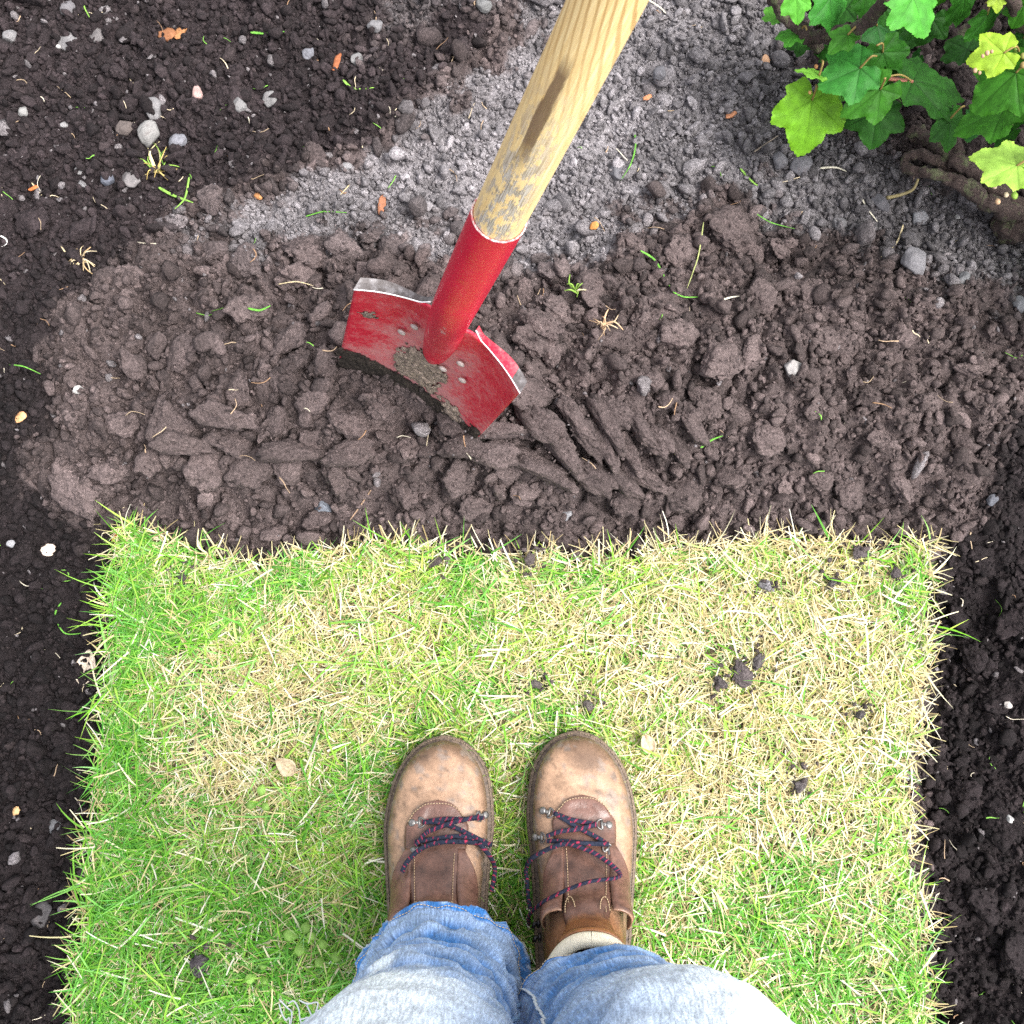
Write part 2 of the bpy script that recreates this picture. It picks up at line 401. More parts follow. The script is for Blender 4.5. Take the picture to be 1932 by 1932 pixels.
# clods that stand out in the photograph: x, y, radius in photo pixels
for px, py, rp in [(580, 475, 46), (650, 470, 44), (480, 590, 44), (345, 670, 40), (550, 645, 40), (160, 925, 62), (215, 890, 40), (560, 520, 40), (610, 690, 34), (250, 540, 38),
                   (560, 690, 30), (415, 630, 25), (700, 440, 30), (740, 470, 30), (865, 800, 40), (920, 790, 20), (1000, 745, 46), (980, 805, 22), (770, 850, 36), (815, 845, 30), (700, 880, 36),
                   (1010, 655, 40), (1040, 670, 26), (1130, 560, 46), (1290, 480, 40), (1385, 440, 58), (1270, 640, 44), (1355, 690, 52), (1210, 610, 40), (1165, 645, 38), (1420, 660, 34), (1190, 460, 34),
                   (1060, 590, 42), (980, 560, 30), (1540, 770, 34), (1475, 925, 30), (1565, 640, 34), (1690, 640, 30), (1430, 560, 36), (1600, 930, 34), (1380, 900, 36), (1290, 930, 40),
                   (320, 800, 50), (430, 830, 46), (300, 870, 40), (390, 880, 50), (470, 880, 46), (540, 880, 36), (600, 850, 36), (640, 900, 44), (520, 800, 30), (240, 800, 34), (450, 740, 36), (250, 690, 32),
                   (660, 800, 40), (720, 760, 30), (590, 760, 34), (760, 930, 34), (860, 900, 40), (950, 880, 34), (900, 960, 34), (1000, 930, 36), (1090, 900, 30), (600, 985, 26), (520, 1005, 28), (440, 985, 26),
                   (330, 420, 30), (400, 480, 34), (470, 500, 36), (300, 500, 30), (200, 540, 36), (120, 600, 26), (60, 420, 34), (40, 300, 26), (1660, 820, 30), (1750, 760, 32), (1830, 700, 30), (1700, 930, 34), (1800, 900, 32),
                   (1470, 470, 30), (1540, 560, 36), (1640, 560, 30), (1330, 760, 34), (1440, 830, 38), (1230, 720, 30), (1180, 950, 34), (1860, 1060, 40), (1900, 1180, 36), (1830, 1240, 30), (1880, 1330, 44), (1820, 1500, 30), (1890, 1560, 46), (1850, 1700, 36), (1910, 1800, 40), (1800, 1160, 26)]:
    put_clod(px, py, rp * .00066, tone=random.uniform(1.05, 1.45), flat=random.uniform(.6, .9), sink=random.uniform(.12, .38))
for px, py, l, a in [(1020, 800, 60, -.75), (1060, 850, 70, -.85), (1105, 820, 50, -1.0), (1140, 845, 58, -1.05), (1185, 860, 52, -1.0), (1235, 830, 50, -.95), (1275, 850, 44, -1.0), (1115, 900, 60, -.7), (1000, 880, 60, -.35), (950, 815, 46, .1), (1165, 780, 44, -.9), (1215, 905, 40, -.6), (940, 660, 42, -.8), (1020, 620, 50, -.7), (1080, 790, 52, -.9), (1150, 810, 60, -1.0), (1200, 800, 50, -1.05), (1040, 900, 60, -.5), (1160, 900, 56, -.85), (930, 860, 56, -.2), (870, 845, 50, .1), (560, 860, 60, .1), (420, 790, 60, -.2), (660, 860, 56, .15), (340, 840, 56, -.1), (1300, 800, 46, -1.0)]:
    put_clod(px, py, l * .00064, random.choice(SLABS), random.uniform(1.0, 1.25), rot=(random.uniform(-.3, .3), random.uniform(-.2, .2), a), sink=-.05)
n_try = 0
while len(placed) < 268 and n_try < 20000:
    n_try += 1
    x, y = random.uniform(-.66, .66), random.uniform(-.3, .95)
    if lawn_sd(np.array([x]), np.array([y]))[0] > -.02: continue
    dr, wt = zones(np.array([x]), np.array([y])); r = .0085 + .016 * random.random()**2.5
    if dr[0] > .5: r *= .85
    if wt[0] > .5 and random.random() < .35: continue
    if any((x - a)**2 + (y - b)**2 < (.8 * (r + c))**2 for a, b, c, _, _ in placed): continue
    put_clod(0, 0, r, random.choice(ROUNDS if dr[0] > .4 else CLODS), random.uniform(.85, 1.25), flat=random.uniform(.7, .95), sink=random.uniform(.0, .25), xy=(x, y))
for px, py, rp, c in [(1510, 1482, 22, (.09, .078, .078)), (1622, 1045, 24, (.09, .075, .075)), (1445, 1105, 20, (.2, .19, .2)), (1400, 1268, 34, (.085, .07, .07)), (1430, 1250, 22, (.08, .07, .07)), (1360, 1290, 18, (.07, .06, .06)),
                      (378, 1822, 26, (.07, .06, .065)), (1690, 1080, 16, (.06, .05, .05)), (1570, 1100, 16, (.08, .07, .07)), (1620, 1350, 16, (.08, .07, .07)), (1010, 1290, 16, (.1, .085, .08)), (1110, 1330, 16, (.1, .085, .08)), (345, 1090, 14, (.06, .05, .05)), (820, 1060, 18, (.08, .065, .062)), (1000, 1055, 20, (.08, .065, .062))]:
    x, y = (float(v) for v in at(px, py, .01)); put_clod(0, 0, rp * .00048, None, 1, flat=.7, sink=.85, col=np.array(c) * 1.25, xy=(x, y))
# ---------------------------------------------------------------- fine crumbs: one uncountable mass
def scatter(n, x0, x1, y0, y1, rmin, rmax, power):
    x = RNG.uniform(x0, x1, n); y = RNG.uniform(y0, y1, n); u = RNG.random(n)
    a = 1 - power; r = (rmin**a + u * (rmax**a - rmin**a))**(1 / a)
    return x, y, r
xs, ys, rs = [], [], []
for n, box, r0, r1, pw in ((150000, (-.72, .72, -.36, 1.0), .0014, .009, 2.6), (30000, (-.72, .72, -.36, 1.0), .003, .013, 2.6), (26000, (-1.2, 1.2, -1.0, 1.5), .003, .014, 2.4), (14000, (-.68, .68, -.34, .98), .0055, .017, 2.4)):
    x, y, r = scatter(n, *box, r0, r1, pw)
    if box[0] < -1: k = (np.abs(x) > .72) | (y < -.36) | (y > 1.0)
    else: k = np.ones(n, bool)
    dry, wet = zones(x, y)
    k &= lawn_sd(x, y) < -.004
    k &= RNG.random(n) < np.clip(.50 + .5 * dry + .3 * wet + .5 * noise2(x * 25, y * 25, 61), .08, 1)
    if n == 14000: k &= RNG.random(n) < (1 - .75 * dry) * (1 - .7 * wet)
    else: k &= (r < .0085) | (RNG.random(n) < .5 + .4 * dry)
    k &= (dry < .5) | (r < .0045) | (RNG.random(n) < .42 + .4 * sstep(.08, .3, x))
    xs.append(x[k]); ys.append(y[k]); rs.append(r[k])
cx, cy, cr = np.concatenate(xs), np.concatenate(ys), np.concatenate(rs)
cz = soil_z(cx, cy)
for a, b, r, zc, h in placed:                                                   # crumbs lying on the clods
    d = np.hypot(cx - a, cy - b) / r; k = (d < .85) & (cr < .0032) & (np.sin(cx * 9e4) > .35)
    cz[k] = np.maximum(cz[k], zc + h * (.80 * np.sqrt(1 - d[k]**2) - .06))
cz = cz + cr * RNG.uniform(-.2, .95, len(cx))
spill = np.array([(a + RNG.normal(0, r * 1.3), b + RNG.normal(0, r * 1.3), abs(RNG.normal(0, .0016)) + .0012) for a, b, r, zc, h in placed if lawn_sd(np.array([a]), np.array([b]))[0] > 0 for _ in range(26)])
cx, cy, cr, cz = np.append(cx, spill[:, 0]), np.append(cy, spill[:, 1]), np.append(cr, spill[:, 2]), np.append(cz, spill[:, 2] + RNG.uniform(.002, .009, len(spill)))
dry, wet = zones(cx, cy)
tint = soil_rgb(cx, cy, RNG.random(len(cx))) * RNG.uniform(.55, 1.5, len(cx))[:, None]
pale = (RNG.random(len(cx)) < .014 + .02 * dry + .05 * wet * sstep(.45, .7, cy) * sstep(-.1, .3, noise2(cx * 12, cy * 12, 19)))
tint[-len(spill):] = np.array([.08, .063, .062]) * RNG.uniform(.7, 1.4, (len(spill), 1))
tint[pale] = np.array([.20, .18, .185]) * RNG.uniform(.7, 1.3, pale.sum())[:, None]
me = bpy.data.meshes.new('soil_crumbs'); me.vertices.add(len(cx))
me.vertices.foreach_set('co', np.stack([cx, cy, cz], -1).astype(np.float32).ravel())
for k, t, val in (('tint', 'FLOAT_COLOR', np.concatenate([tint, np.ones((len(cx), 1))], 1)), ('size', 'FLOAT_VECTOR', cr[:, None] * RNG.uniform(.6, 1.25, (len(cx), 3))),
                  ('turn', 'FLOAT_VECTOR', RNG.uniform(0, 6.28, (len(cx), 3))), ('pick', 'INT', np.where(zones(cx, cy)[0] > .4, RNG.integers(0, 12, len(cx)), RNG.integers(3, 12, len(cx))))):
    a = me.attributes.new(k, t, 'POINT')
    a.data.foreach_set({'FLOAT_COLOR': 'color', 'FLOAT_VECTOR': 'vector', 'INT': 'value'}[t], np.asarray(val, np.int32 if t == 'INT' else np.float32).ravel())
ng = bpy.data.node_groups.new('crumb_scatter', 'GeometryNodeTree')
ng.interface.new_socket('Geometry', in_out='INPUT', socket_type='NodeSocketGeometry'); ng.interface.new_socket('Geometry', in_out='OUTPUT', socket_type='NodeSocketGeometry')
gi, go = ng.nodes.new('NodeGroupInput'), ng.nodes.new('NodeGroupOutput')
ci = ng.nodes.new('GeometryNodeCollectionInfo'); ci.inputs['Collection'].default_value = crumb_col; ci.inputs['Separate Children'].default_value = True; ci.inputs['Reset Children'].default_value = True
ip = ng.nodes.new('GeometryNodeInstanceOnPoints'); ip.inputs['Pick Instance'].default_value = True
def na(name, dt):
    n = ng.nodes.new('GeometryNodeInputNamedAttribute'); n.data_type = dt; n.inputs['Name'].default_value = name; return n.outputs[0]
e2r = ng.nodes.new('FunctionNodeEulerToRotation')
L = ng.links.new
L(gi.outputs[0], ip.inputs['Points']); L(ci.outputs[0], ip.inputs['Instance']); L(na('pick', 'INT'), ip.inputs['Instance Index'])
L(na('turn', 'FLOAT_VECTOR'), e2r.inputs[0]); L(e2r.outputs[0], ip.inputs['Rotation']); L(na('size', 'FLOAT_VECTOR'), ip.inputs['Scale']); L(ip.outputs[0], go.inputs[0])
crumbs = tag(obj('soil_crumbs', me, M['crumb']), 'fine crumbs of loose soil covering the dug bed', 'soil', kind='stuff')
md = crumbs.modifiers.new('scatter', 'NODES'); md.node_group = ng

# ---------------------------------------------------------------- grass of the lawn: one uncountable mass
def blades(n, x, y, z, length, width, az, tilt, curl, col, tipcol=None, segs=4, taper=1.0):
    """arrays of n curved blades; returns verts, quads, colours"""
    t = np.linspace(0, 1, segs + 1)[None, :]
    el0 = (math.pi / 2 - tilt)[:, None]; el = el0 - curl[:, None] * t
    ds = length[:, None] / segs
    ch, sh = np.cumsum(np.cos(el) * ds, 1) - np.cos(el) * ds, np.cumsum(np.sin(el) * ds, 1) - np.sin(el) * ds
    sway = RNG.normal(0, .25, (n, 1)) * t**2 * length[:, None] * .5
    ca, sa = np.cos(az)[:, None], np.sin(az)[:, None]
    px = x[:, None] + ca * ch - sa * sway; py = y[:, None] + sa * ch + ca * sway; pz = z[:, None] + sh
    pz = np.maximum(pz, z[:, None] * .8 - .002 + .002 * RNG.random((n, 1)))
    w = width[:, None] * .5 * (1 - (t**2.2) * .93 * taper)
    tw = RNG.uniform(-.7, .7, (n, 1)) + RNG.normal(0, .4, (n, 1)) * t
    wx, wy, wz = -sa * np.cos(tw) * w, ca * np.cos(tw) * w, np.sin(tw) * w
    V = np.stack([np.stack([px - wx, py - wy, pz - wz], -1), np.stack([px + wx, py + wy, pz + wz], -1)], 2).reshape(-1, 3)
    k = (segs + 1) * 2; b = (np.arange(n) * k)[:, None] + (np.arange(segs) * 2)[None, :]
    Q = np.stack([b, b + 1, b + 3, b + 2], -1).reshape(-1, 4)
    tc = (col if tipcol is None else tipcol)[:, None, :]
    C = col[:, None, :] + (tc - col[:, None, :]) * (t**1.5)[..., None]
    return V, Q, np.repeat(C[:, :, None, :], 2, 2).reshape(-1, 3)
def pickcol(n, pal, w):
    pal = np.array(pal); i = RNG.choice(len(pal), n, p=np.array(w) / sum(w)); return pal[i] * RNG.uniform(.75, 1.25, (n, 1))
GREEN = [(.18, .37, .03), (.30, .49, .06), (.40, .54, .09), (.12, .29, .04), (.46, .56, .15), (.26, .49, .12)]
STRAW = [(.61, .54, .30), (.55, .47, .24), (.70, .65, .45), (.44, .34, .17), (.76, .72, .60)]
DRYSPOT = [(at(1500, 1230), .16, .95), (at(420, 1440), .07, .6), (at(1000, 1240), .10, .5), (at(560, 1290), .09, .5), (at(1560, 1420), .12, .6), (at(1250, 1560), .12, .3), (at(700, 1150), .08, .3), (at(800, 1850), .06, .5)]
def dryness(x, y):
    d = .24 + .45 * fbm2(x * 9, y * 9, 3, 91) + .25 * fbm2(x * 35, y * 35, 2, 92)
    for (a, b), r, s in DRYSPOT: d = d + s * np.exp(-((x - a)**2 + (y - b)**2) / r**2)
    ld = lawn_sd(x, y)
    d = d - .30 * sstep(.10, .0, x - np.interp(-y, -L_EDGE[:, 1], L_EDGE[:, 0])) - .30 * sstep(-.06, -.24, y) * sstep(.15, -.35, x)
    return np.clip(d, 0, 1)
GV, GQ, GC, goff = [], [], [], 0
def addg(r):
    global goff
    v, q, c = r; GV.append(v); GQ.append(q + goff); GC.append(c); goff += len(v)
def lawn_pts(n, y0=-.62, margin=-.004, far=False):
    x = RNG.uniform(-.5, .52, n); y = RNG.uniform(-1.5 if far else y0, y0 if far else .27, n); k = lawn_sd(x, y) > margin
    x, y = x[k], y[k]; return x, y, .004 * fbm2(x * 16, y * 16, 3, 41) - .001
# matted dead thatch
x, y, z = lawn_pts(66000); d = dryness(x, y); k = RNG.random(len(x)) < .35 + .65 * d; x, y, z = x[k], y[k], z[k]; n = len(x)
addg(blades(n, x, y, z + RNG.uniform(0, .008, n), RNG.uniform(.010, .034, n), RNG.uniform(.0007, .0017, n), RNG.uniform(0, 6.28, n), RNG.uniform(1.25, 1.6, n), RNG.normal(0, .25, n), pickcol(n, STRAW, [3, 3, 3, 3, 1]), segs=3, taper=.5))
# living blades in tufts
tx, ty, _ = lawn_pts(9000)
i = RNG.integers(0, len(tx), 118000); x = tx[i] + RNG.normal(0, .006, len(i)); y = ty[i] + RNG.normal(0, .006, len(i))
k = lawn_sd(x, y) > .001 + .012 * np.clip(noise2(x * 55, y * 55, 95) + .15, 0, 1); x, y, i = x[k], y[k], i[k]; d = dryness(x, y); k = RNG.random(len(x)) < 1.12 - .65 * d; x, y, i, d = x[k], y[k], i[k], d[k]; n = len(x)
z = .004 * fbm2(x * 16, y * 16, 3, 41) - .001
ld = lawn_sd(x, y); topd = np.interp(x, T_EDGE[:, 0], T_EDGE[:, 1]) - y; lush = sstep(.75, .1, d) * .6 + .5 * sstep(.05, 0, ld) * sstep(.0, .03, topd) - .35 * sstep(.02, .0, topd)
base = pickcol(n, GREEN, [3, 4, 3, 2, 2, 2]); mixs = (RNG.random(n) < .12 + .3 * d)[:, None]
base = np.where(mixs, base * .45 + pickcol(n, STRAW, [2, 3, 2, 1, 1]) * .55, base)
rich = sstep(-.1, .35, fbm2(x * 13, y * 13, 3, 93) + .35 * sstep(.45, .0, d) + .35 * sstep(.02, -.2, y) + .3 * sstep(-.3, -.42, x))[:, None]; base = base * (1 - rich * np.array([.58, .22, .5])); tip = base * np.array([1.25, 1.15, 1.15]) + .015
tilt = np.clip(RNG.normal(1.18, .28, n), .3, 1.55)
az = RNG.uniform(0, 6.28, n) * .8 + (i * 2.399) % 6.28
gxn = lawn_sd(x + .012, y) - lawn_sd(x - .012, y); gyn = lawn_sd(x, y + .012) - lawn_sd(x, y - .012)
outw = (np.cos(az) * gxn + np.sin(az) * gyn < 0) & (ld < .024) & (RNG.random(n) < .82); az = np.where(outw, az + math.pi + RNG.normal(0, .7, n), az)
addg(blades(n, x, y, z, RNG.uniform(.012, .030, n) * (.85 + .75 * lush), RNG.uniform(.0009, .0021, n), az, tilt, RNG.normal(.35, .45, n), base, tip))
# long pale straws and long blades on top
x, y, z = lawn_pts(1500); d = dryness(x, y); n = len(x)
addg(blades(n, x, y, z + RNG.uniform(.004, .014, n), RNG.uniform(.015, .045, n), RNG.uniform(.001, .0024, n), RNG.uniform(0, 6.28, n), RNG.uniform(1.35, 1.62, n), RNG.normal(.05, .2, n), pickcol(n, STRAW, [3, 1, 4, 0, 4]), segs=4, taper=.35))
x, y, z = lawn_pts(4200); k = RNG.random(len(x)) > dryness(x, y) * .8; x, y, z = x[k], y[k], z[k]; n = len(x)
g = pickcol(n, GREEN, [4, 4, 2, 3, 1, 3]) * np.array([.75, .95, .8])
addg(blades(n, x, y, z + RNG.uniform(.002, .01, n), RNG.uniform(.026, .058, n), RNG.uniform(.0012, .0026, n), RNG.uniform(0, 6.28, n), np.clip(RNG.normal(1.2, .2, n), .6, 1.5), RNG.normal(.35, .25, n), g, g * 1.2))
# fringe hanging over the cut edges
x = RNG.uniform(-.5, .52, 40000); y = RNG.uniform(-.62, .27, 40000); ld = lawn_sd(x, y); k = (ld > -.004) & (ld < .012); x, y = x[k], y[k]; n = len(x)
e = 1e-3; gxn = lawn_sd(x + .01, y) - lawn_sd(x - .01, y); gyn = lawn_sd(x, y + .01) - lawn_sd(x, y - .01)
az = np.arctan2(-gyn, -gxn) + RNG.normal(0, 1.2, n); topside = y > np.interp(x, T_EDGE[:, 0], T_EDGE[:, 1]) - .016
k = RNG.random(n) < np.where(topside, .22, np.where(x < -.3, .5, .28)) * np.clip(.25 + 1.6 * noise2(x * 38, y * 38, 15) + .35, .05, 1.2); x, y, az, topside = x[k], y[k], az[k], topside[k]; n = len(x)
isg = (RNG.random(n) < np.where(topside, .35, np.where(x < 0, .75, .5)))[:, None]; g = np.where(isg, pickcol(n, GREEN, [4, 4, 2, 3, 1, 2]), pickcol(n, STRAW, [2, 3, 2, 3, 1]))
addg(blades(n, x, y, np.full(n, .001), RNG.uniform(.010, .030, n) * (1 + .9 * (RNG.random(n) < .12)), RNG.uniform(.0010, .0022, n), az, RNG.uniform(.8, 1.6, n), RNG.normal(.7, .5, n), g, g * 1.15))
# blades standing up round the soles
for bx0 in (-.0725, .069):
    th = RNG.uniform(0, 6.28, 900); k = 1.04 + .10 * RNG.random(900); sx_ = np.sign(np.cos(th)) * np.abs(np.cos(th))**.8; sy_ = np.sign(np.sin(th)) * np.abs(np.sin(th))**.8
    x, y = bx0 + .0575 * k * sx_, -.138 + .150 * k * sy_; n = 900; g = np.where((RNG.random(n) < .7)[:, None], pickcol(n, GREEN, [3, 4, 3, 3, 1, 2]), pickcol(n, STRAW, [2, 2, 2, 1, 1]))
    addg(blades(n, x, y, np.zeros(n), RNG.uniform(.014, .038, n), RNG.uniform(.0012, .0026, n), th + RNG.normal(1.2, 1.2, n), RNG.uniform(.3, 1.1, n), RNG.normal(.3, .4, n), g * .9, g))
# lawn running on behind the person
x, y, z = lawn_pts(26000, -.62, far=True); n = len(x); g = pickcol(n, GREEN + STRAW, [3, 3, 3, 2, 2, 2, 2, 2, 2, 1, 1])
addg(blades(n, x, y, z, RNG.uniform(.02, .045, n), RNG.uniform(.0018, .0035, n), RNG.uniform(0, 6.28, n), RNG.uniform(.7, 1.5, n), RNG.normal(.3, .3, n), g, segs=3))
M['grass'] = tint_mat('grass_blade', .55, .25, trans=.28)
grass = tag(obj('grass', mesh_np('grass', np.vstack(GV), np.vstack(GQ), col=np.clip(np.vstack(GC), 0, .85)), M['grass']), 'short mown lawn grass, green mixed with dry straw', 'grass', kind='stuff')
# ---------------------------------------------------------------- spade standing in the bed
E1 = np.array([.8486, -.4904, -.1985]); E2 = np.array([.2025, -.0455, .9782]); NB = np.array([.4887, .8703, -.0607])
def orth():
    global E1, NB
    a = E2 / np.linalg.norm(E2); b = E1 - a * (E1 @ a); b /= np.linalg.norm(b); return b, np.cross(a, b), a
E1, NB, E2 = orth()
def sp(x, y, z): return SPADE_P + np.multiply.outer(x, E1) + np.multiply.outer(y, NB) + np.multiply.outer(z, E2)     # y = towards the back
def paint_mat(name, red=True):
    m, nt, b = new_mat(name); p = pos(nt); t = attr(nt, 'wear').outputs['Fac']
    n1 = ntex(nt, p, 38, 5, .65); n2 = ntex(nt, p, 260, 4, .7); n3 = ntex(nt, p, 1400, 2)
    base = mix(nt, 'MIX', n1, (.40, .003, .022), (.55, .008, .04))
    scr = nd(nt, 'ShaderNodeTexNoise', Scale=90.0, Detail=4.0, Roughness=.7)
    mp = nd(nt, 'ShaderNodeMapping'); mp.inputs['Scale'].default_value = (1.0, 1.0, .18); lk(nt, p, mp.inputs[0]); lk(nt, mp.outputs[0], scr.inputs['Vector'])
    dust = math_n(nt, 'ADD', math_n(nt, 'MULTIPLY', n1, .55), math_n(nt, 'MULTIPLY', n2, .5))
    dust = math_n(nt, 'ADD', dust, math_n(nt, 'MULTIPLY', t, .26))
    c = mix(nt, 'MIX', ramp(nt, dust, [(.60, 0), (.70, .22), (.80, .6), (1.1, .8)]), base, (.40, .22, .22))
    c = mix(nt, 'MIX', ramp(nt, scr.outputs['Fac'], [(.66, 0), (.70, .6)]), c, (.42, .36, .35))
    lk(nt, c, b.inputs['Base Color']); rr = ramp(nt, dust, [(.5, .33), (.85, .8)]); lk(nt, rr, b.inputs['Roughness'])
    bump(nt, b, math_n(nt, 'ADD', n2, math_n(nt, 'MULTIPLY', n3, .4)), .25, .0006); return m
M['red'] = paint_mat('red_paint')
m, nt, b = new_mat('bare_steel'); p = pos(nt); n = ntex(nt, p, 120, 5, .65)
lk(nt, ramp(nt, n, [(.3, (.045, .036, .033)), (.5, (.10, .09, .09)), (.72, (.22, .21, .215))]), b.inputs['Base Color']); b.inputs['Metallic'].default_value = .5; b.inputs['Roughness'].default_value = .5
bump(nt, b, ntex(nt, p, 500, 3), .3, .0004); M['steel'] = m
m, nt, b = new_mat('worn_edge'); b.inputs['Base Color'].default_value = (.82, .82, .84, 1); b.inputs['Metallic'].default_value = .15; b.inputs['Roughness'].default_value = .35; M['edge'] = m

spade = tag(empty('spade', sp(0, 0, -.2)), 'spade with red blade and pale wooden shaft standing upright in the soil', 'spade')
HW, BOT = .0875, -.33
def shoulder(x): return -.002 - .004 * sstep(.075, .03, np.abs(x)) + .014 * sstep(.034, .018, np.abs(x))     # line of the treads, dipping beside the socket
def dish(x, z): return (.030 - .016 * sstep(0, -.24, z)) * (1 - (np.abs(x) / HW)**1.7)
def inv(pts):                                    # world points to the spade's own frame
    return np.asarray(pts) - np.array(spade.location)
nu, nv = 57, 60
u = np.linspace(-HW, HW, nu); tv = np.linspace(0, 1, nv)
Ux, Tv = np.meshgrid(u, tv)
botz = BOT + .018 * (np.abs(Ux) / HW)**2
Zb = shoulder(Ux) * (1 - Tv) + botz * Tv
Xb = Ux * (1 - .03 * Tv)
ridge = .016 * np.exp(-(Xb / .024)**2) * sstep(-.17, 0, Zb)                            # socket swells into the blade
F = sp(Xb, dish(Xb, Zb) - ridge - .001, Zb).reshape(-1, 3); Bk = sp(Xb, dish(Xb, Zb) - ridge + .0012, Zb).reshape(-1, 3)
q = grid_quads(nu, nv); N0 = nu * nv
rim = np.concatenate([np.arange(nu), np.arange(1, nv) * nu + nu - 1, (nv - 1) * nu + np.arange(nu - 2, -1, -1), np.arange(nv - 2, 0, -1) * nu])
rq = np.stack([rim, np.roll(rim, -1), np.roll(rim, -1) + N0, rim + N0], -1)
wear = (.35 + 1.0 * np.exp(-(Xb / .05)**2) * sstep(-.02, -.08, Zb) + .35 * sstep(-.12, -.2, Zb)).ravel()
me = mesh_np('blade', inv(np.vstack([F, Bk])), np.vstack([q[:, ::-1], q + N0, rq]), attrs={'wear': np.concatenate([wear, wear])})
obj('blade', me, M['red'], spade)
for s in (-1, 1):
    xa, xb_ = (.024, HW) ; xs_ = np.linspace(xa, xb_, 30) * s; k = len(xs_)
    zl = shoulder(xs_); yl = dish(xs_, zl) - .001
    wv = .0025 + .0075 * sstep(.024, .075, np.abs(xs_))                                # fold runs out towards the socket
    rows = [(yl - .0012, zl + .0002), (yl - .0012, zl + .0022), (yl + wv * .5, zl + .0045), (yl + wv, zl + .006), (yl + wv, zl + .0042), (yl + wv * .5, zl + .0026), (yl + .0008, zl + .0002)]
    V = np.stack([sp(xs_, a, b_) for a, b_ in rows], 1).reshape(-1, 3); nr = len(rows)
    Q = grid_quads(nr, k, True); Tt = [(0, i, i + 1) for i in range(1, nr - 1)] + [((k - 1) * nr, (k - 1) * nr + i + 1, (k - 1) * nr + i) for i in range(1, nr - 1)]
    me = mesh_np('tread', inv(V), Q if s < 0 else Q[:, ::-1], Tt, attrs={'wear': np.full(len(V), .5)}, smooth=False)
    tr = obj('tread', me, M['steel'] if s < 0 else M['red'], spade)
    P = sp(xs_, yl - .0014, zl + .0012); v_, q_, t_ = tube(P, .0008, 6)
    obj('bare_edge', mesh_np('bare_edge', inv(v_), q_, t_), M['edge'], tr)
    if s > 0:                                                                        # paint worn off at the outer end
        i0 = 23; V2 = np.stack([sp(xs_[i0:], a[i0:], b_[i0:] + .0004) for a, b_ in rows[1:4]], 1).reshape(-1, 3)
        obj('bare_patch', mesh_np('bare_patch', inv(V2), grid_quads(3, k - i0)), M['steel'], tr)
# socket and shaft
AX = np.sin(-.0166) * E1 + np.sin(.1286) * NB + np.cos(.1286) * E2; AX /= np.linalg.norm(AX); O0 = sp(0, -.006, -.03)
A1 = E1 - AX * (E1 @ AX); A1 /= np.linalg.norm(A1); A2 = np.cross(AX, A1)
def shaft_pt(s, a, r): return O0 + np.multiply.outer(s, AX) + np.multiply.outer(.036 * sstep(.13, -.08, s), NB) + (r * np.cos(a) * (1 + .35 * sstep(.05, -.09, s)))[..., None] * A1 + (r * np.sin(a))[..., None] * A2
SJ = .262                                                                            # where the wood leaves the socket
def rev(prof, na, name, mat, wear=None, joint_tilt=0.0, rough=0.0, seed=0):
    s = np.array([p[0] for p in prof]); r = np.array([p[1] for p in prof]); a = np.linspace(0, 2 * np.pi, na, endpoint=False)
    Aa, Ss = np.meshgrid(a, s); _, Rr = np.meshgrid(a, r)
    Ss = Ss + joint_tilt * np.sin(Aa) * .01 * sstep(SJ - .03, SJ, Ss)
    if rough: Rr = Rr * (1 + rough * fbm3(np.cos(Aa) * 2, np.sin(Aa) * 2, Ss * 6, 3, seed))
    V = shaft_pt(Ss.ravel(), Aa.ravel(), Rr.ravel())
    att = {'wear': (wear(Ss) if wear else np.zeros_like(Ss)).ravel(), 'along': Ss.ravel(), 'around': np.cos(Aa).ravel(), 'around2': np.sin(Aa).ravel()}
    return obj(name, mesh_np(name, inv(V), grid_quads(na, len(s), True), attrs=att), mat, spade)
pr = [(-.095, .004), (-.08, .009), (-.05, .0125), (-.02, .0150), (.02, .0168), (.07, .0183), (.13, .0192), (.20, .0202), (SJ - .002, .0208), (SJ, .0207), (SJ, .0192), (SJ - .01, .0190)]
s_ = np.concatenate([np.linspace(-.095, SJ - .002, 60), [SJ, SJ, SJ - .01]]); pr2 = [(a, float(np.interp(a, [p[0] for p in pr[:9]], [p[1] for p in pr[:9]]))) for a in s_[:-3]] + pr[9:]
rev(pr2, 40, 'socket', M['red'], wear=lambda s: -.15 + .55 * sstep(.06, -.01, s))
P = shaft_pt(np.full(41, SJ + .0003), np.linspace(0, 2 * np.pi, 41), np.full(41, .0204)); v_, q_, t_ = tube(P, .0008, 6, caps=False)
m, nt, b = new_mat('chipped_rim'); lk(nt, ramp(nt, ntex(nt, pos(nt), 400, 3), [(.4, (.50, .12, .13)), (.6, (.66, .58, .55))]), b.inputs['Base Color']); b.inputs['Roughness'].default_value = .6
obj('socket_rim', mesh_np('socket_rim', inv(v_), q_), m, spade)
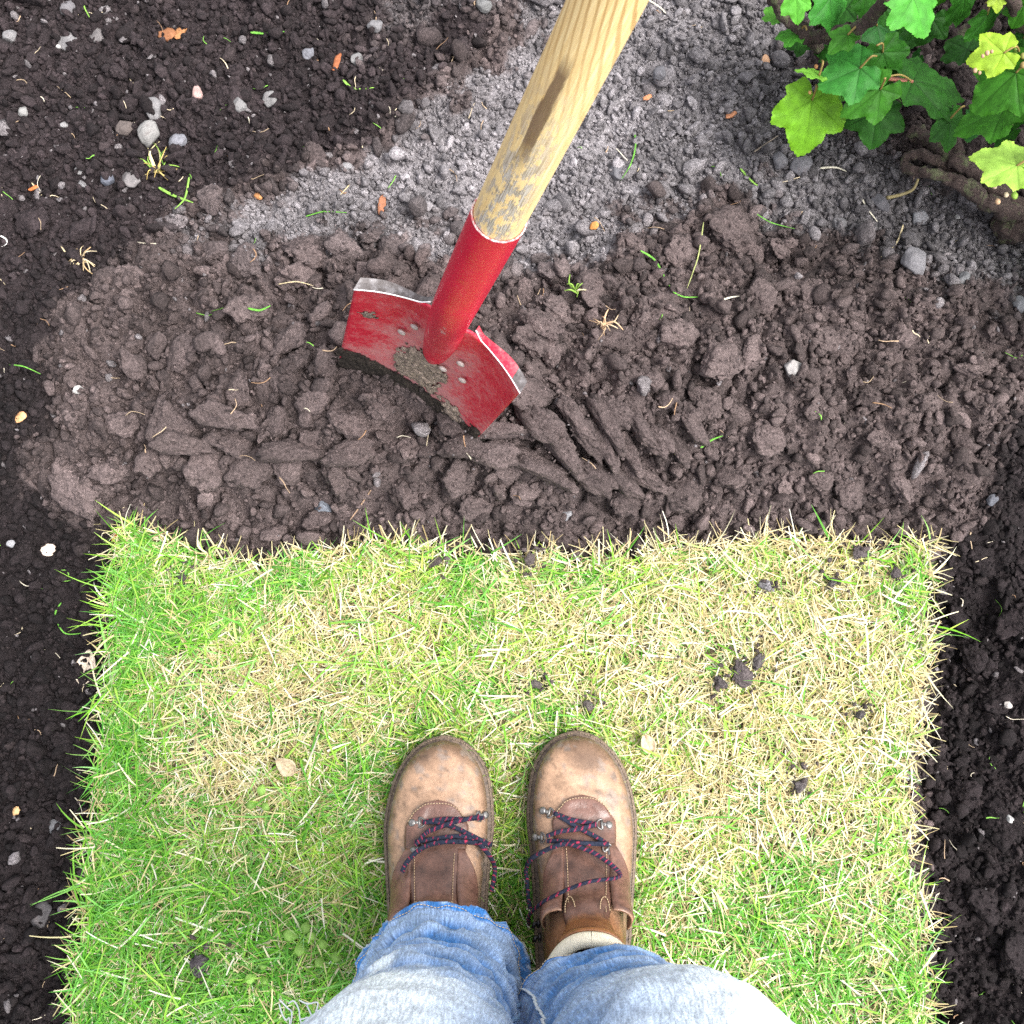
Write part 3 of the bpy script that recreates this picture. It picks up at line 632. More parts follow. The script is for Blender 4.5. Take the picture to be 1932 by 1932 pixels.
# wood
m, nt, b = new_mat('ash_wood')
al, c1, c2 = attr(nt, 'along').outputs['Fac'], attr(nt, 'around').outputs['Fac'], attr(nt, 'around2').outputs['Fac']
cb = nd(nt, 'ShaderNodeCombineXYZ'); lk(nt, c1, cb.inputs[0]); lk(nt, c2, cb.inputs[1]); lk(nt, al, cb.inputs[2])
sep = cb.outputs[0]
def mapped(sc, loc=(0, 0, 0)):
    q = nd(nt, 'ShaderNodeMapping'); q.inputs['Scale'].default_value = sc; q.inputs['Location'].default_value = loc; lk(nt, sep, q.inputs[0]); return q.outputs[0]
grain = ntex(nt, mapped((9, 9, 14)), 1.0, 5, .6, .3); fine = ntex(nt, mapped((40, 40, 40)), 1.0, 3, .6)
wv = nd(nt, 'ShaderNodeTexWave', Scale=1.0, Distortion=2.2, Detail=2.0); wv.wave_type = 'BANDS'; wv.bands_direction = 'X'
wm = nd(nt, 'ShaderNodeMapping'); wm.inputs['Scale'].default_value = (2.2, 1.2, 13.0); wm.inputs['Rotation'].default_value = (0, .9, 0); lk(nt, sep, wm.inputs[0]); lk(nt, wm.outputs[0], wv.inputs['Vector']); wv.inputs['Detail Scale'].default_value = 1.2
hi = nd(nt, 'ShaderNodeMapRange'); lk(nt, al, hi.inputs[0]); hi.inputs[1].default_value = .36; hi.inputs[2].default_value = .52
col = ramp(nt, grain, [(.3, (.72, .48, .20)), (.55, (.82, .61, .30)), (.8, (.88, .73, .44))])
band = math_n(nt, 'MULTIPLY', ramp(nt, wv.outputs['Fac'], [(.62, 0), (.9, 1)]), hi.outputs[0])
col = mix(nt, 'MIX', math_n(nt, 'MULTIPLY', band, .75), col, (.42, .24, .08))
# grey scuffs near the socket
sc1 = ntex(nt, mapped((3.2, 3.2, 60), (3, 1, 0)), 1.0, 6, .75); sc2 = ntex(nt, mapped((6, 6, 22), (9, 4, 2)), 1.0, 5, .7)
low = nd(nt, 'ShaderNodeMapRange'); lk(nt, al, low.inputs[0]); low.inputs[1].default_value = .46; low.inputs[2].default_value = .34
front = nd(nt, 'ShaderNodeMapRange'); lk(nt, c2, front.inputs[0]); front.inputs[1].default_value = -.40; front.inputs[2].default_value = -.85
scf = math_n(nt, 'MULTIPLY', math_n(nt, 'MULTIPLY', low.outputs[0], front.outputs[0]), ramp(nt, sc1, [(.46, 0), (.52, 1)]))
col = mix(nt, 'MIX', math_n(nt, 'MULTIPLY', scf, .85), col, mix(nt, 'MIX', ramp(nt, fine, [(.45, 0), (.55, 1)]), (.17, .15, .14), (.46, .44, .43)))
# long dark stain where the lacquer has gone
st = nd(nt, 'ShaderNodeMapRange'); lk(nt, al, st.inputs[0]); st.inputs[1].default_value = .345; st.inputs[2].default_value = .385
st2 = nd(nt, 'ShaderNodeMapRange'); lk(nt, al, st2.inputs[0]); st2.inputs[1].default_value = .475; st2.inputs[2].default_value = .455
ang = math_n(nt, 'ABSOLUTE', math_n(nt, 'ADD', math_n(nt, 'ADD', c1, .12), math_n(nt, 'MULTIPLY', math_n(nt, 'SUBTRACT', sc2, .5), .35)))
stm = math_n(nt, 'MULTIPLY', math_n(nt, 'MULTIPLY', st.outputs[0], st2.outputs[0]), ramp(nt, ang, [(.17, 1), (.215, 0)]))
fr = math_n(nt, 'LESS_THAN', c2, 0.0)
stm = math_n(nt, 'MULTIPLY', stm, fr)
col = mix(nt, 'MIX', math_n(nt, 'MULTIPLY', stm, .92), col, mix(nt, 'MIX', sc1, (.10, .055, .028), (.24, .15, .085)))
col = mix(nt, 'MULTIPLY', 1, col, ramp(nt, fine, [(.25, .86), (.75, 1.12)]))
lk(nt, col, b.inputs['Base Color']); b.inputs['Roughness'].default_value = .5; b.inputs['Coat Weight'].default_value = .12
bump(nt, b, math_n(nt, 'ADD', grain, math_n(nt, 'MULTIPLY', scf, -.5)), .35, .0006); M['wood'] = m
ss = np.concatenate([np.linspace(SJ - .008, .80, 150)]); rr = np.interp(ss, [SJ - .01, SJ + .02, .5, .80], [.0190, .0196, .0200, .0190])
rev(list(zip(ss, rr)), 40, 'shaft', M['wood'], rough=.012, seed=3)
# cross grip, above the frame of the photograph
GC_ = O0 + AX * .80; P = np.array([GC_ + A1 * t for t in np.linspace(-.055, .055, 15)]); v_, q_, t_ = tube(P, .017 * (1 - .5 * np.abs(np.linspace(-1, 1, 15))**6), 16)
me = mesh_np('grip', inv(v_), q_, t_, attrs={'along': np.full(len(v_), .6), 'around': np.linspace(-1, 1, len(v_)), 'around2': np.full(len(v_), .5)}); obj('grip', me, M['wood'], spade)
# rivets, mud
M['mud'] = soil_mat('wet_mud', 'object')
m, nt, b = new_mat('dusty_rivet'); lk(nt, ramp(nt, ntex(nt, pos(nt), 700, 3), [(.3, (.26, .2, .19)), (.7, (.46, .41, .39))]), b.inputs['Base Color']); b.inputs['Roughness'].default_value = .7; M['rivet'] = m
rv, rf = ico(2)
for x_, z_ in ((-.027, -.055), (-.036, -.085), (.028, -.075), (.016, -.115), (.038, -.108)):
    c = sp(x_, float(dish(x_, z_) - .016 * np.exp(-(x_ / .024)**2) * sstep(-.17, 0, z_) - .005), z_)
    V = c + (rv[:, :1] * E1 + rv[:, 1:2] * NB * .45 + rv[:, 2:] * E2) * .0046
    obj('rivet', mesh_np('rivet', inv(V), tris=rf), M['rivet'], spade)
def mudpatch(outline, thick, seed, tone=1.0):
    """lump of soil stuck to the blade; outline in blade coordinates"""
    ol = np.array(outline); x0, z0 = ol.min(0) - .004; x1, z1 = ol.max(0) + .004
    xs_, zs_ = np.arange(x0, x1, .0015), np.arange(z0, z1, .0018); Xm, Zm = np.meshgrid(xs_, zs_)
    sd_ = poly_sd(Xm, Zm, [tuple(p) for p in ol]) + .010 * fbm2(Xm * 110, Zm * 110, 5, seed, .65)
    h = thick * sstep(-.001, .012, sd_) * (.75 + .6 * fbm2(Xm * 160, Zm * 160, 3, seed + 3)) 
    surf = dish(Xm, Zm) - .016 * np.exp(-(Xm / .024)**2) * sstep(-.17, 0, Zm)
    V = sp(Xm, surf - .0012 - h, Zm); q = grid_quads(len(xs_), len(zs_)); kk = (sd_ > -.001).ravel(); q = q[kk[q].all(1)]
    us = np.unique(q); mp_ = np.full(Xm.size, -1); mp_[us] = np.arange(len(us))
    o = obj('mud_smear', mesh_np('mud_smear', inv(V.reshape(-1, 3)[us]), mp_[q]), M['mud'], spade); o.color = (.29 * tone, .225 * tone, .185 * tone, 1)
mudpatch([(-.028, -.118), (-.012, -.108), (.006, -.112), (.018, -.122), (.026, -.145), (.020, -.17), (.028, -.195), (.03, -.206), (-.02, -.200), (-.034, -.188), (-.032, -.15)], .006, 5)
mudpatch([(.035, -.185), (.05, -.190), (.064, -.205), (.075, -.29), (.025, -.29)], .005, 9)
mudpatch([(-.078, -.062), (-.064, -.058), (-.060, -.075), (-.074, -.078)], .004, 15, .8)
mudpatch([(-.09, -.192), (-.05, -.198), (-.02, -.205), (0, -.212), (.03, -.212), (.06, -.208), (.09, -.187), (.09, -.30), (-.09, -.30)], .005, 21, .13)
# clods heaped against the blade's foot
# ---------------------------------------------------------------- person: jeans and boots
m, nt, b = new_mat('skin'); b.inputs['Base Color'].default_value = (.55, .36, .28, 1); b.inputs['Roughness'].default_value = .6; M['skin'] = m
m, nt, b = new_mat('leather'); c = attr(nt, 'tint').outputs['Color']; tc_ = tcoord(nt)
n1, n2 = ntex(nt, tc_, 45, 5, .65), ntex(nt, tc_, 260, 4, .65)
vo = nd(nt, 'ShaderNodeTexVoronoi', Scale=420.0); vo.feature = 'DISTANCE_TO_EDGE'; lk(nt, tc_, vo.inputs['Vector'])
c = mix(nt, 'MULTIPLY', 1, c, ramp(nt, n1, [(.28, .50), (.5, 1.0), (.75, 1.28)])); c = mix(nt, 'MULTIPLY', 1, c, ramp(nt, n2, [(.3, .82), (.7, 1.12)]))
crk = ntex(nt, tc_, 70, 6, .7, 1.2)
cr_ = ramp(nt, math_n(nt, 'ABSOLUTE', math_n(nt, 'SUBTRACT', crk, .5)), [(.0, 1), (.012, 0)])
c = mix(nt, 'MIX', math_n(nt, 'MULTIPLY', cr_, .35), c, (.10, .055, .03))
lk(nt, c, b.inputs['Base Color']); lk(nt, ramp(nt, n1, [(.3, .36), (.7, .58)]), b.inputs['Roughness']); b.inputs['Specular IOR Level'].default_value = .45
h = math_n(nt, 'ADD', math_n(nt, 'MULTIPLY', vo.outputs['Distance'], .5), math_n(nt, 'ADD', n2, math_n(nt, 'MULTIPLY', n1, 2.0)))
bump(nt, b, h, .35, .0009); M['leather'] = m
m2 = M['leather'].copy(); m2.name = 'smooth_leather'; M['smooth'] = m2
for q in m2.node_tree.nodes:
    if q.type == 'BSDF_PRINCIPLED':
        for l_ in list(q.inputs['Roughness'].links): m2.node_tree.links.remove(l_)
        q.inputs['Roughness'].default_value = .34
M['cloth'] = tint_mat('cotton_thread', .85, .1)
M['fleece'] = tint_mat('fleece', .95, .05, bumps=(900, .8, .001), var=(300, .12))
m, nt, b = new_mat('rubber_sole'); b.inputs['Base Color'].default_value = (.035, .03, .026, 1); b.inputs['Roughness'].default_value = .75; bump(nt, b, ntex(nt, tcoord(nt), 300, 3), .4, .0006); M['rubber'] = m
m, nt, b = new_mat('welt'); lk(nt, ramp(nt, ntex(nt, tcoord(nt), 240, 4), [(.35, (.05, .035, .026)), (.65, (.17, .12, .085))]), b.inputs['Base Color']); b.inputs['Roughness'].default_value = .7; M['welt'] = m
m, nt, b = new_mat('dull_metal'); lk(nt, ramp(nt, ntex(nt, tcoord(nt), 500, 3), [(.3, (.10, .095, .09)), (.7, (.30, .29, .28))]), b.inputs['Base Color']); b.inputs['Metallic'].default_value = .75; b.inputs['Roughness'].default_value = .42; M['metal'] = m
m, nt, b = new_mat('black_metal'); b.inputs['Base Color'].default_value = (.015, .014, .016, 1); b.inputs['Metallic'].default_value = .3; b.inputs['Roughness'].default_value = .28; M['blackmetal'] = m

HEEL_Y = -.288
person = None
# lower body, one continuous skin
def body_mesh():
    me = bpy.data.meshes.new('person'); bm = bmesh.new(); ly = bm.verts.layers.skin.new()
    def vv(p, r): q = bm.verts.new(p); q[ly].radius = (r, r); return q
    pel = vv((.01, -.30, .93), .13); root = pel
    wst = vv((.01, -.30, 1.04), .12); bm.edges.new((pel, wst))
    for x0, xk, xh in ((-.068, -.070, -.085), (.072, .102, .105)):
        hp = vv((xh, -.30, .86), .085); th = vv(((xh + xk) / 2, -.28, .68), .072); kn = vv((xk, -.245, .48), .052); cf = vv(((x0 + xk) / 2, -.245, .33), .050); an = vv((x0, -.232, .12), .033); ht = vv((x0, -.215, .05), .030); bl = vv((x0, -.09, .035), .022)
        for a_, b_ in ((pel, hp), (hp, th), (th, kn), (kn, cf), (cf, an), (an, ht), (ht, bl)): bm.edges.new((a_, b_))
    root[ly].use_root = True
    bm.to_mesh(me); bm.free()
    o = bpy.data.objects.new('person', me); COL.objects.link(o)
    o.modifiers.new('skin', 'SKIN'); sb = o.modifiers.new('sub', 'SUBSURF'); sb.levels = 2; sb.render_levels = 2
    dg = bpy.context.evaluated_depsgraph_get(); e = o.evaluated_get(dg); m2 = bpy.data.meshes.new_from_object(e); COL.objects.unlink(o); bpy.data.objects.remove(o)
    m2.name = 'person'; m2.materials.clear(); return m2
person = tag(obj('person', body_mesh(), M['skin']), 'person in blue jeans and brown leather boots standing on the lawn', 'person')

# --- boots
RT = np.array([  # front y z, back y z, half width
    (.2965, .030, .2965, .020, .003), (.2915, .043, .291, .018, .0190), (.2795, .052, .279, .016, .0325), (.261, .057, .262, .016, .0430), (.236, .0605, .24, .016, .0492), (.206, .066, .21, .016, .0525), (.181, .076, .18, .016, .0505),
    (.161, .088, .14, .016, .0475), (.143, .102, .09, .016, .0445), (.131, .116, .045, .016, .0415), (.122, .130, .018, .033, .0395), (.116, .145, .010, .065, .0385), (.112, .160, .010, .105, .0390), (.111, .172, .006, .150, .0425)])
NR, NP = 92, 72
def ring_at(v):
    v = np.clip(np.asarray(v, float), 0, len(RT) - 1); P = RT; k = len(P); i = np.clip(np.floor(v).astype(int), 0, k - 2); f = (v - i)[..., None]
    g = lambda q: P[np.clip(q, 0, k - 1)]
    p0, p1, p2, p3 = g(i - 1), g(i), g(i + 1), g(i + 2)
    return .5 * ((2 * p1) + (p2 - p0) * f + (2 * p0 - 5 * p1 + 4 * p2 - p3) * f**2 + (3 * p1 - p0 - 3 * p2 + p3) * f**3)
def bsurf(v, phi, side):
    """surface of the upper; side = +1 right foot"""
    r = ring_at(v); c, s = np.cos(phi), np.sin(phi)
    low = .5 - .5 * c
    my, mz = (r[..., 0] + r[..., 2]) / 2, (r[..., 1] + r[..., 3]) / 2; hy, hz = (r[..., 0] - r[..., 2]) / 2, (r[..., 1] - r[..., 3]) / 2
    lat = r[..., 4] * np.sign(s) * np.abs(s)**.82 * (.93 + .10 * low)
    x = lat - side * .004 * sstep(8, 1, v) + side * .0025 * sstep(1, 6, v) * sstep(9, 6, v)
    y = my + hy * c; z = mz + hz * np.sign(c) * np.abs(c)**.86
    cr = .0024 * (1 - 2 * np.abs(noise3(v * 2.2 + side * 3, np.cos(phi) * 2.5, np.sin(phi) * 2.5, 60))) * np.exp(-((v - 4.2) / .9)**2) * sstep(1.5, .3, np.abs(np.angle(np.exp(1j * phi))) * 1.0)
    return np.stack([x, y, z + cr], -1)
def bnorm(v, phi, side):
    e = 1e-3; du = bsurf(v + e, phi, side) - bsurf(v - e, phi, side); dp = bsurf(v, phi + e, side) - bsurf(v, phi - e, side)
    n = np.cross(du, dp); n /= np.linalg.norm(n, axis=-1, keepdims=True) + 1e-12
    return n
TAN, BRN, DKB, ORG = np.array([.345, .215, .137]), np.array([.13, .078, .05]), np.array([.092, .047, .034]), np.array([.27, .105, .036])
def project(P):
    r = P - np.array([0, 0, CAM_H]); d = r[..., 1] * ST - r[..., 2] * CT
    return 966 + FPX * r[..., 0] / d, 966 - FPX * (r[..., 1] * CT + r[..., 2] * ST) / d
def patch(parent, name, mat, v0, v1, ph, off, thick, side, col, nv=40, nph=24, endround=0.0, noise=.0):
    """raised leather piece: ph(t) -> (phi0, phi1), off(t, s) -> height above the upper"""
    t = np.linspace(0, 1, nv); s = np.linspace(0, 1, nph); T, Sg = np.meshgrid(t, s, indexing='ij')
    p0, p1 = ph(T); PH = p0 + (p1 - p0) * Sg; V = v0 + (v1 - v0) * T
    N = bnorm(V, PH, side); B = bsurf(V, PH, side); o = off(T, Sg)[..., None]
    edge = np.minimum(np.minimum(T * nv, (1 - T) * nv) * .5, np.minimum(Sg * nph, (1 - Sg) * nph)); r = np.clip(edge / 1.5, 0, 1)[..., None]
    up = (B + N * (o + thick * (.35 + .65 * r))).reshape(-1, 3); dn = (B + N * (o - .0008)).reshape(-1, 3)
    q = grid_quads(nph, nv); n0 = nv * nph
    rim = np.concatenate([np.arange(nph), np.arange(1, nv) * nph + nph - 1, (nv - 1) * nph + np.arange(nph - 2, -1, -1), np.arange(nv - 2, 0, -1) * nph])
    rq = np.stack([rim, np.roll(rim, -1), np.roll(rim, -1) + n0, rim + n0], -1)
    C = np.broadcast_to(col(T, Sg) if callable(col) else col, (nv, nph, 3)).reshape(-1, 3)
    return obj(name, mesh_np(name, np.vstack([up, dn]), np.vstack([q, q[:, ::-1] + n0, rq[:, ::-1]]), col=np.vstack([C, C * .8])), mat, parent)
def stitch(parent, pts, col=(.38, .28, .18), r=.0005, dash=.0030):
    """row of separate stitches along pts, one part"""
    P = np.asarray(pts); L_ = np.concatenate([[0], np.cumsum(np.linalg.norm(np.diff(P, axis=0), axis=1))]); parts = []
    for s0 in np.arange(0, L_[-1] - dash * .7, dash):
        ss_ = np.linspace(s0, s0 + dash * .68, 4); Q = np.stack([np.interp(ss_, L_, P[:, k]) for k in range(3)], 1); parts.append(tube(Q, r, 5))
    v, q, t = merge(parts); return obj('stitching', mesh_np('stitching', v, q, t, col=np.tile(col, (len(v), 1))), M['cloth'], parent)
def make_boot(side, toe_px, rings, laces, label):
    tx, ty = at(toe_px[0], toe_px[1], .03)
    ox, oy = float(tx) + side * .003, float(ty) - .2965
    v = np.linspace(0, 13, NR); ph = np.linspace(0, 2 * np.pi, NP, endpoint=False); PH, V = np.meshgrid(ph, v)
    P = bsurf(V, PH, side); a = np.abs(np.angle(np.exp(1j * PH)))
    n = fbm3(P[..., 0] * 28 + side * 9, P[..., 1] * 28, P[..., 2] * 28, 4, 300 + int(side), .55)
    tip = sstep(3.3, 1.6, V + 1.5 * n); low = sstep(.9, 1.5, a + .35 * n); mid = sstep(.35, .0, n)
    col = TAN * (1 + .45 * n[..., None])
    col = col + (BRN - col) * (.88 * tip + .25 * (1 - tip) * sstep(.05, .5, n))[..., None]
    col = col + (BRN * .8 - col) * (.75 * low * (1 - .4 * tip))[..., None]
    n2_ = fbm3(P[..., 0] * 75 + side * 5, P[..., 1] * 75, P[..., 2] * 75, 4, 340 + int(side), .6); mudm = sstep(.12, .30, n2_ + .18 * low + .12 * tip - .10)
    col = col + (np.array([.20, .16, .135]) - col) * (.75 * mudm)[..., None]                # dried mud
    sc_ = sstep(.035, .0, np.abs(noise3(P[..., 0] * 50, P[..., 1] * 50 + side, P[..., 2] * 50, 350))) * sstep(.1, .3, n2_ + .2)
    col = col * (1 - .45 * sc_[..., None])
    col = col + (ORG - col) * (.75 * sstep(8.2, 9.6, V))[..., None]
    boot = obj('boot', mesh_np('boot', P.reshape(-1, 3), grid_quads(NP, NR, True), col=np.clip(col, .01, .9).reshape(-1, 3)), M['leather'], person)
    boot.location = (ox, oy, 0); boot['label'] = label
    # welt and sole from the outline of the upper
    def outline(extra):
        vv_ = np.linspace(0, 9.8, 60); r = ring_at(vv_); hw = r[:, 4] * 1.0; yb = r[:, 2]
        xs_ = side * (-.004 * sstep(8, 1, vv_) + .0025 * sstep(1, 6, vv_) * sstep(9, 6, vv_))
        R = np.stack([xs_ + hw, yb], 1); Lf = np.stack([xs_ - hw, yb], 1)
        heel = np.array([[hw[-1] * math.cos(t), yb[-1] - .020 * math.sin(t) + 0 * t] for t in np.linspace(.1, math.pi - .1, 14)])
        loop = np.vstack([R, heel, Lf[::-1]]); c = loop.mean(0)
        d = np.roll(loop, -1, 0) - np.roll(loop, 1, 0); nn = np.stack([d[:, 1], -d[:, 0]], 1); nn /= np.linalg.norm(nn, axis=1, keepdims=True) + 1e-9
        if ((loop - c) * nn).sum() < 0: nn = -nn
        return loop + nn * extra
    def slab(name, levels, mat):
        loops = [np.column_stack([outline(e), np.full(len(outline(e)), z)]) for z, e in levels]; k = len(loops[0])
        V_ = np.vstack(loops + [loops[0].mean(0), loops[-1].mean(0)]); Q = grid_quads(k, len(loops), True)[:, ::-1]; nb = len(loops) * k
        T_ = [(nb, i, (i + 1) % k) for i in range(k)] + [(nb + 1, (len(loops) - 1) * k + (i + 1) % k, (len(loops) - 1) * k + i) for i in range(k)]
        return obj(name, mesh_np(name, V_, Q, T_), mat, boot)
    slab('sole', [(.0, .001), (.003, .004), (.010, .0048), (.018, .0048)], M['rubber'])
    slab('welt', [(.0182, .0052), (.0225, .0056), (.0245, .0046), (.0250, -.004)], M['welt'])
    ol = outline(.0030); ol3 = np.column_stack([ol, np.full(len(ol), .0252)]); stitch(boot, ol3[:60], (.22, .17, .12)); stitch(boot, ol3[-60:], (.22, .17, .12))
    # tongue with its rounded front, gusset seams
    def tph(T): w = .62 * np.clip(T / .10, 0, 1)**.5 - .12 * sstep(.1, .5, T) + .10 * sstep(.6, 1, T); return -w - 1e-3, w + 1e-3
    def tcol(T, Sg):
        n_ = fbm2(T * 14, Sg * 5 + side, 3, 320); c = DKB * (1.15 + .5 * n_)[..., None]; c = c + (np.array([.20, .105, .085]) - c) * (.5 * sstep(.16, .05, T))[..., None]
        return np.clip(c + (ORG - c) * (.85 * sstep(.62, .74, T + .05 * n_))[..., None], .01, .8)
    patch(boot, 'tongue', M['smooth'], 4.0, 12.6, tph, lambda T, Sg: .0012 + .0016 * np.sin(T * 24 + 2 * Sg) * sstep(.3, .5, T) * sstep(.9, .6, T) + (.006 * sstep(.68, 1, T)), .0028, side, tcol, 90, 30)
    tt = np.linspace(-1, 1, 40); wph = .57 * np.sqrt(np.clip(1 - np.abs(tt)**3, 0, 1)); vfront = 4.12 + .62 * np.abs(tt)**2.6
    stitch(boot, bsurf(vfront, tt * .54, side) + bnorm(vfront, tt * .54, side) * .0040)
    for sg in (-1, 1):
        vv_ = np.linspace(5.9, 9.4, 40); stitch(boot, bsurf(vv_, sg * .34 + 0 * vv_, side) + bnorm(vv_, sg * .34 + 0 * vv_, side) * .0046, (.34, .24, .15))
        # facing: brown leather lifting off the instep, its top edge rolled
        o = patch(boot, 'facing', M['smooth'], 5.7, 9.1, lambda T: (sg * (.40 + .06 * T), sg * (.46 + .57 * sstep(-.15, .45, T))),
                  lambda T, Sg: .0030 + .0130 * sstep(.25, 1, T) * np.sin(np.pi * np.clip(Sg * .86 + .10, 0, 1))**.8, .0026, side, lambda T, Sg: DKB * (1.45 + .5 * fbm2(T * 9, Sg * 4 + sg, 3, 330)[..., None]) + np.array([.16, .10, .06]) * sstep(.955, 1.0, T)[..., None], 44, 22)
        if sg < 0: o.data.flip_normals()
    # stitched tabs low on the tongue
    for sg in (-1, 1):
        th = np.linspace(-math.pi / 2, math.pi / 2, 24); vv_ = 9.3 - 1.0 * np.cos(th); pp = sg * .30 + .10 * np.sin(th)
        stitch(boot, bsurf(vv_, pp, side) + bnorm(vv_, pp, side) * .0068, (.42, .31, .19))
    # padded collar
    pa = np.linspace(0, 2 * np.pi, 64, endpoint=False); CR_ = bsurf(np.full(64, 13.0), pa, side); CR_ = np.vstack([CR_, CR_[:1]]); CR_[:, 2] += .001
    v_, q_, t_ = tube(CR_, .0075, 10, caps=False); obj('collar', mesh_np('collar', v_, q_, col=np.tile((.74, .67, .52), (len(v_), 1))), M['fleece'], boot)
    # surface lookup from the photograph, for metalware and laces
    gv, gph = np.linspace(3.5, 12.5, 240), np.linspace(-1.5, 1.5, 200); GP, GV_ = np.meshgrid(gph, gv)
    SP = bsurf(GV_, GP, side) + np.array([ox, oy, 0]); ux, uy = project(SP)
    def find(px, py):
        k = np.argmin((ux - px)**2 + (uy - py)**2); return GV_.ravel()[k], GP.ravel()[k]
    def spt(px, py, h):
        v_, p_ = find(px, py); return bsurf(np.array(v_), np.array(p_), side) + bnorm(np.array(v_), np.array(p_), side) * h
    for rx, ry, lx_, ly_, kind in rings:
        c = spt(rx, ry, .0032 if kind == 'ring' else .004); d = spt(lx_, ly_, .0045); ax_ = d - c; L_ = np.linalg.norm(ax_); ax_ /= L_
        nrm = bnorm(*[np.array(k) for k in find(rx, ry)], side); bi = np.cross(nrm, ax_); bi /= np.linalg.norm(bi); nrm = np.cross(ax_, bi)
        rv_, rf_ = ico(2); parts = [(c + (rv_[:, :1] * ax_ + rv_[:, 1:2] * bi + rv_[:, 2:] * nrm * .5) * (.0042 if kind == 'ring' else .0050), np.zeros((0, 4), int), rf_)]
        if kind == 'ring':
            e = c + ax_ * L_ * .62; th = np.linspace(-math.pi / 2, math.pi / 2, 15)
            D = [e - bi * .0052] + [e + bi * .0052 * math.sin(t) + ax_ * .0058 * math.cos(t) + nrm * .001 for t in th] + [e + bi * .0052, e - bi * .0052]
            parts.append(tube(np.array(D), .00085, 6, caps=False)); parts.append(tube(np.array([e - bi * .0050, e, e + bi * .0050]), .0016, 8)); parts.append(tube(np.array([c, c + ax_ * L_ * .6]), .0022, 8, flat=.5))
        else: parts.append(tube(np.array([c, c + nrm * .004, c + nrm * .005 + ax_ * .005]), .0022, 8))
        v_, q_, t_ = merge(parts); obj('eyelet' if kind == 'ring' else 'lace_hook', mesh_np('eyelet', v_, q_, t_), M['metal'] if kind == 'ring' else M['blackmetal'], boot)
    parts, cols = [], []
    for k, (path, h0) in enumerate(laces):
        Pp = np.array([spt(a_ + random.uniform(-2, 2), b_ + random.uniform(-2.5, 2.5), h0 + (.0016 if 0 < i < len(path) - 1 else 0)) for i, (a_, b_) in enumerate(path)])
        ln = np.linalg.norm(np.diff(Pp, axis=0), axis=1).sum(); nn = max(12, int(ln / .0007)); C_ = catmull(Pp, nn); v_, q_, t_ = tube(C_, .0024, 10, flat=.75)
        ii = np.repeat(np.arange(nn), 10); jj = np.tile(np.arange(10), nn); hel = (ii * .11 + jj * .1 + k * .37) % 1.0; seg = ((ii * .11 / 1.0 + jj * .1) % 2.0)
        red = (hel < .11) & (seg < 1.35)
        cc = np.where(red[:, None], np.array([.40, .03, .07]), np.array([.020, .024, .040])) * (1 + .3 * RNG.normal(size=(len(ii), 1)).clip(-1, 1)); cc = np.vstack([cc, cc[:1], cc[-1:]])
        parts.append((v_, q_, t_)); cols.append(cc)
    v_, q_, t_ = merge(parts); obj('lace', mesh_np('lace', v_, q_, t_, col=np.clip(np.vstack(cols), 0, 1)), M['cloth'], boot)
    return boot
make_boot(-1, (836, 1397),
    [(779, 1552, 800, 1553, 'ring'), (912, 1538, 893, 1543, 'ring'), (781, 1605, 795, 1600, 'ring'), (921, 1596, 906, 1592, 'ring')],
    [([(905, 1541), (870, 1545), (835, 1550), (800, 1553)], .006), ([(800, 1554), (830, 1556), (860, 1562), (880, 1573), (900, 1588), (911, 1593)], .007), ([(895, 1544), (857, 1553), (820, 1566), (803, 1583), (787, 1598)], .0085),
     ([(786, 1596), (820, 1586), (870, 1586), (911, 1593)], .0075), ([(911, 1594), (857, 1592), (820, 1601), (793, 1614), (776, 1634), (768, 1652)], .0105), ([(893, 1594), (906, 1615), (921, 1637), (936, 1660), (945, 1685)], .0105)], 'worn brown boot with its top hidden under the jeans')
make_boot(1, (1090, 1388),
    [(1026, 1530, 1047, 1538, 'ring'), (1147, 1558, 1126, 1558, 'ring'), (1014, 1580, 1034, 1582, 'ring'), (1151, 1612, 1140, 1600, 'ring'), (989, 1745, 989, 1752, 'hook'), (996, 1772, 996, 1779, 'hook')],
    [([(1048, 1539), (1078, 1548), (1122, 1558)], .006), ([(1050, 1541), (1083, 1561), (1107, 1571), (1127, 1588), (1144, 1600)], .007), ([(1124, 1559), (1093, 1565), (1061, 1570), (1036, 1582)], .0085),
     ([(1036, 1587), (1066, 1594), (1102, 1596), (1144, 1600)], .0075), ([(1142, 1601), (1078, 1598), (1049, 1606), (1024, 1622), (1011, 1640), (997, 1662), (994, 1691), (1007, 1716)], .0110),
     ([(1073, 1600), (1112, 1616), (1137, 1637), (1153, 1657), (1150, 1668), (1102, 1682), (1053, 1704), (1026, 1723), (1014, 1742)], .0135)], 'worn brown boot with open top, tongue and pale lining showing')

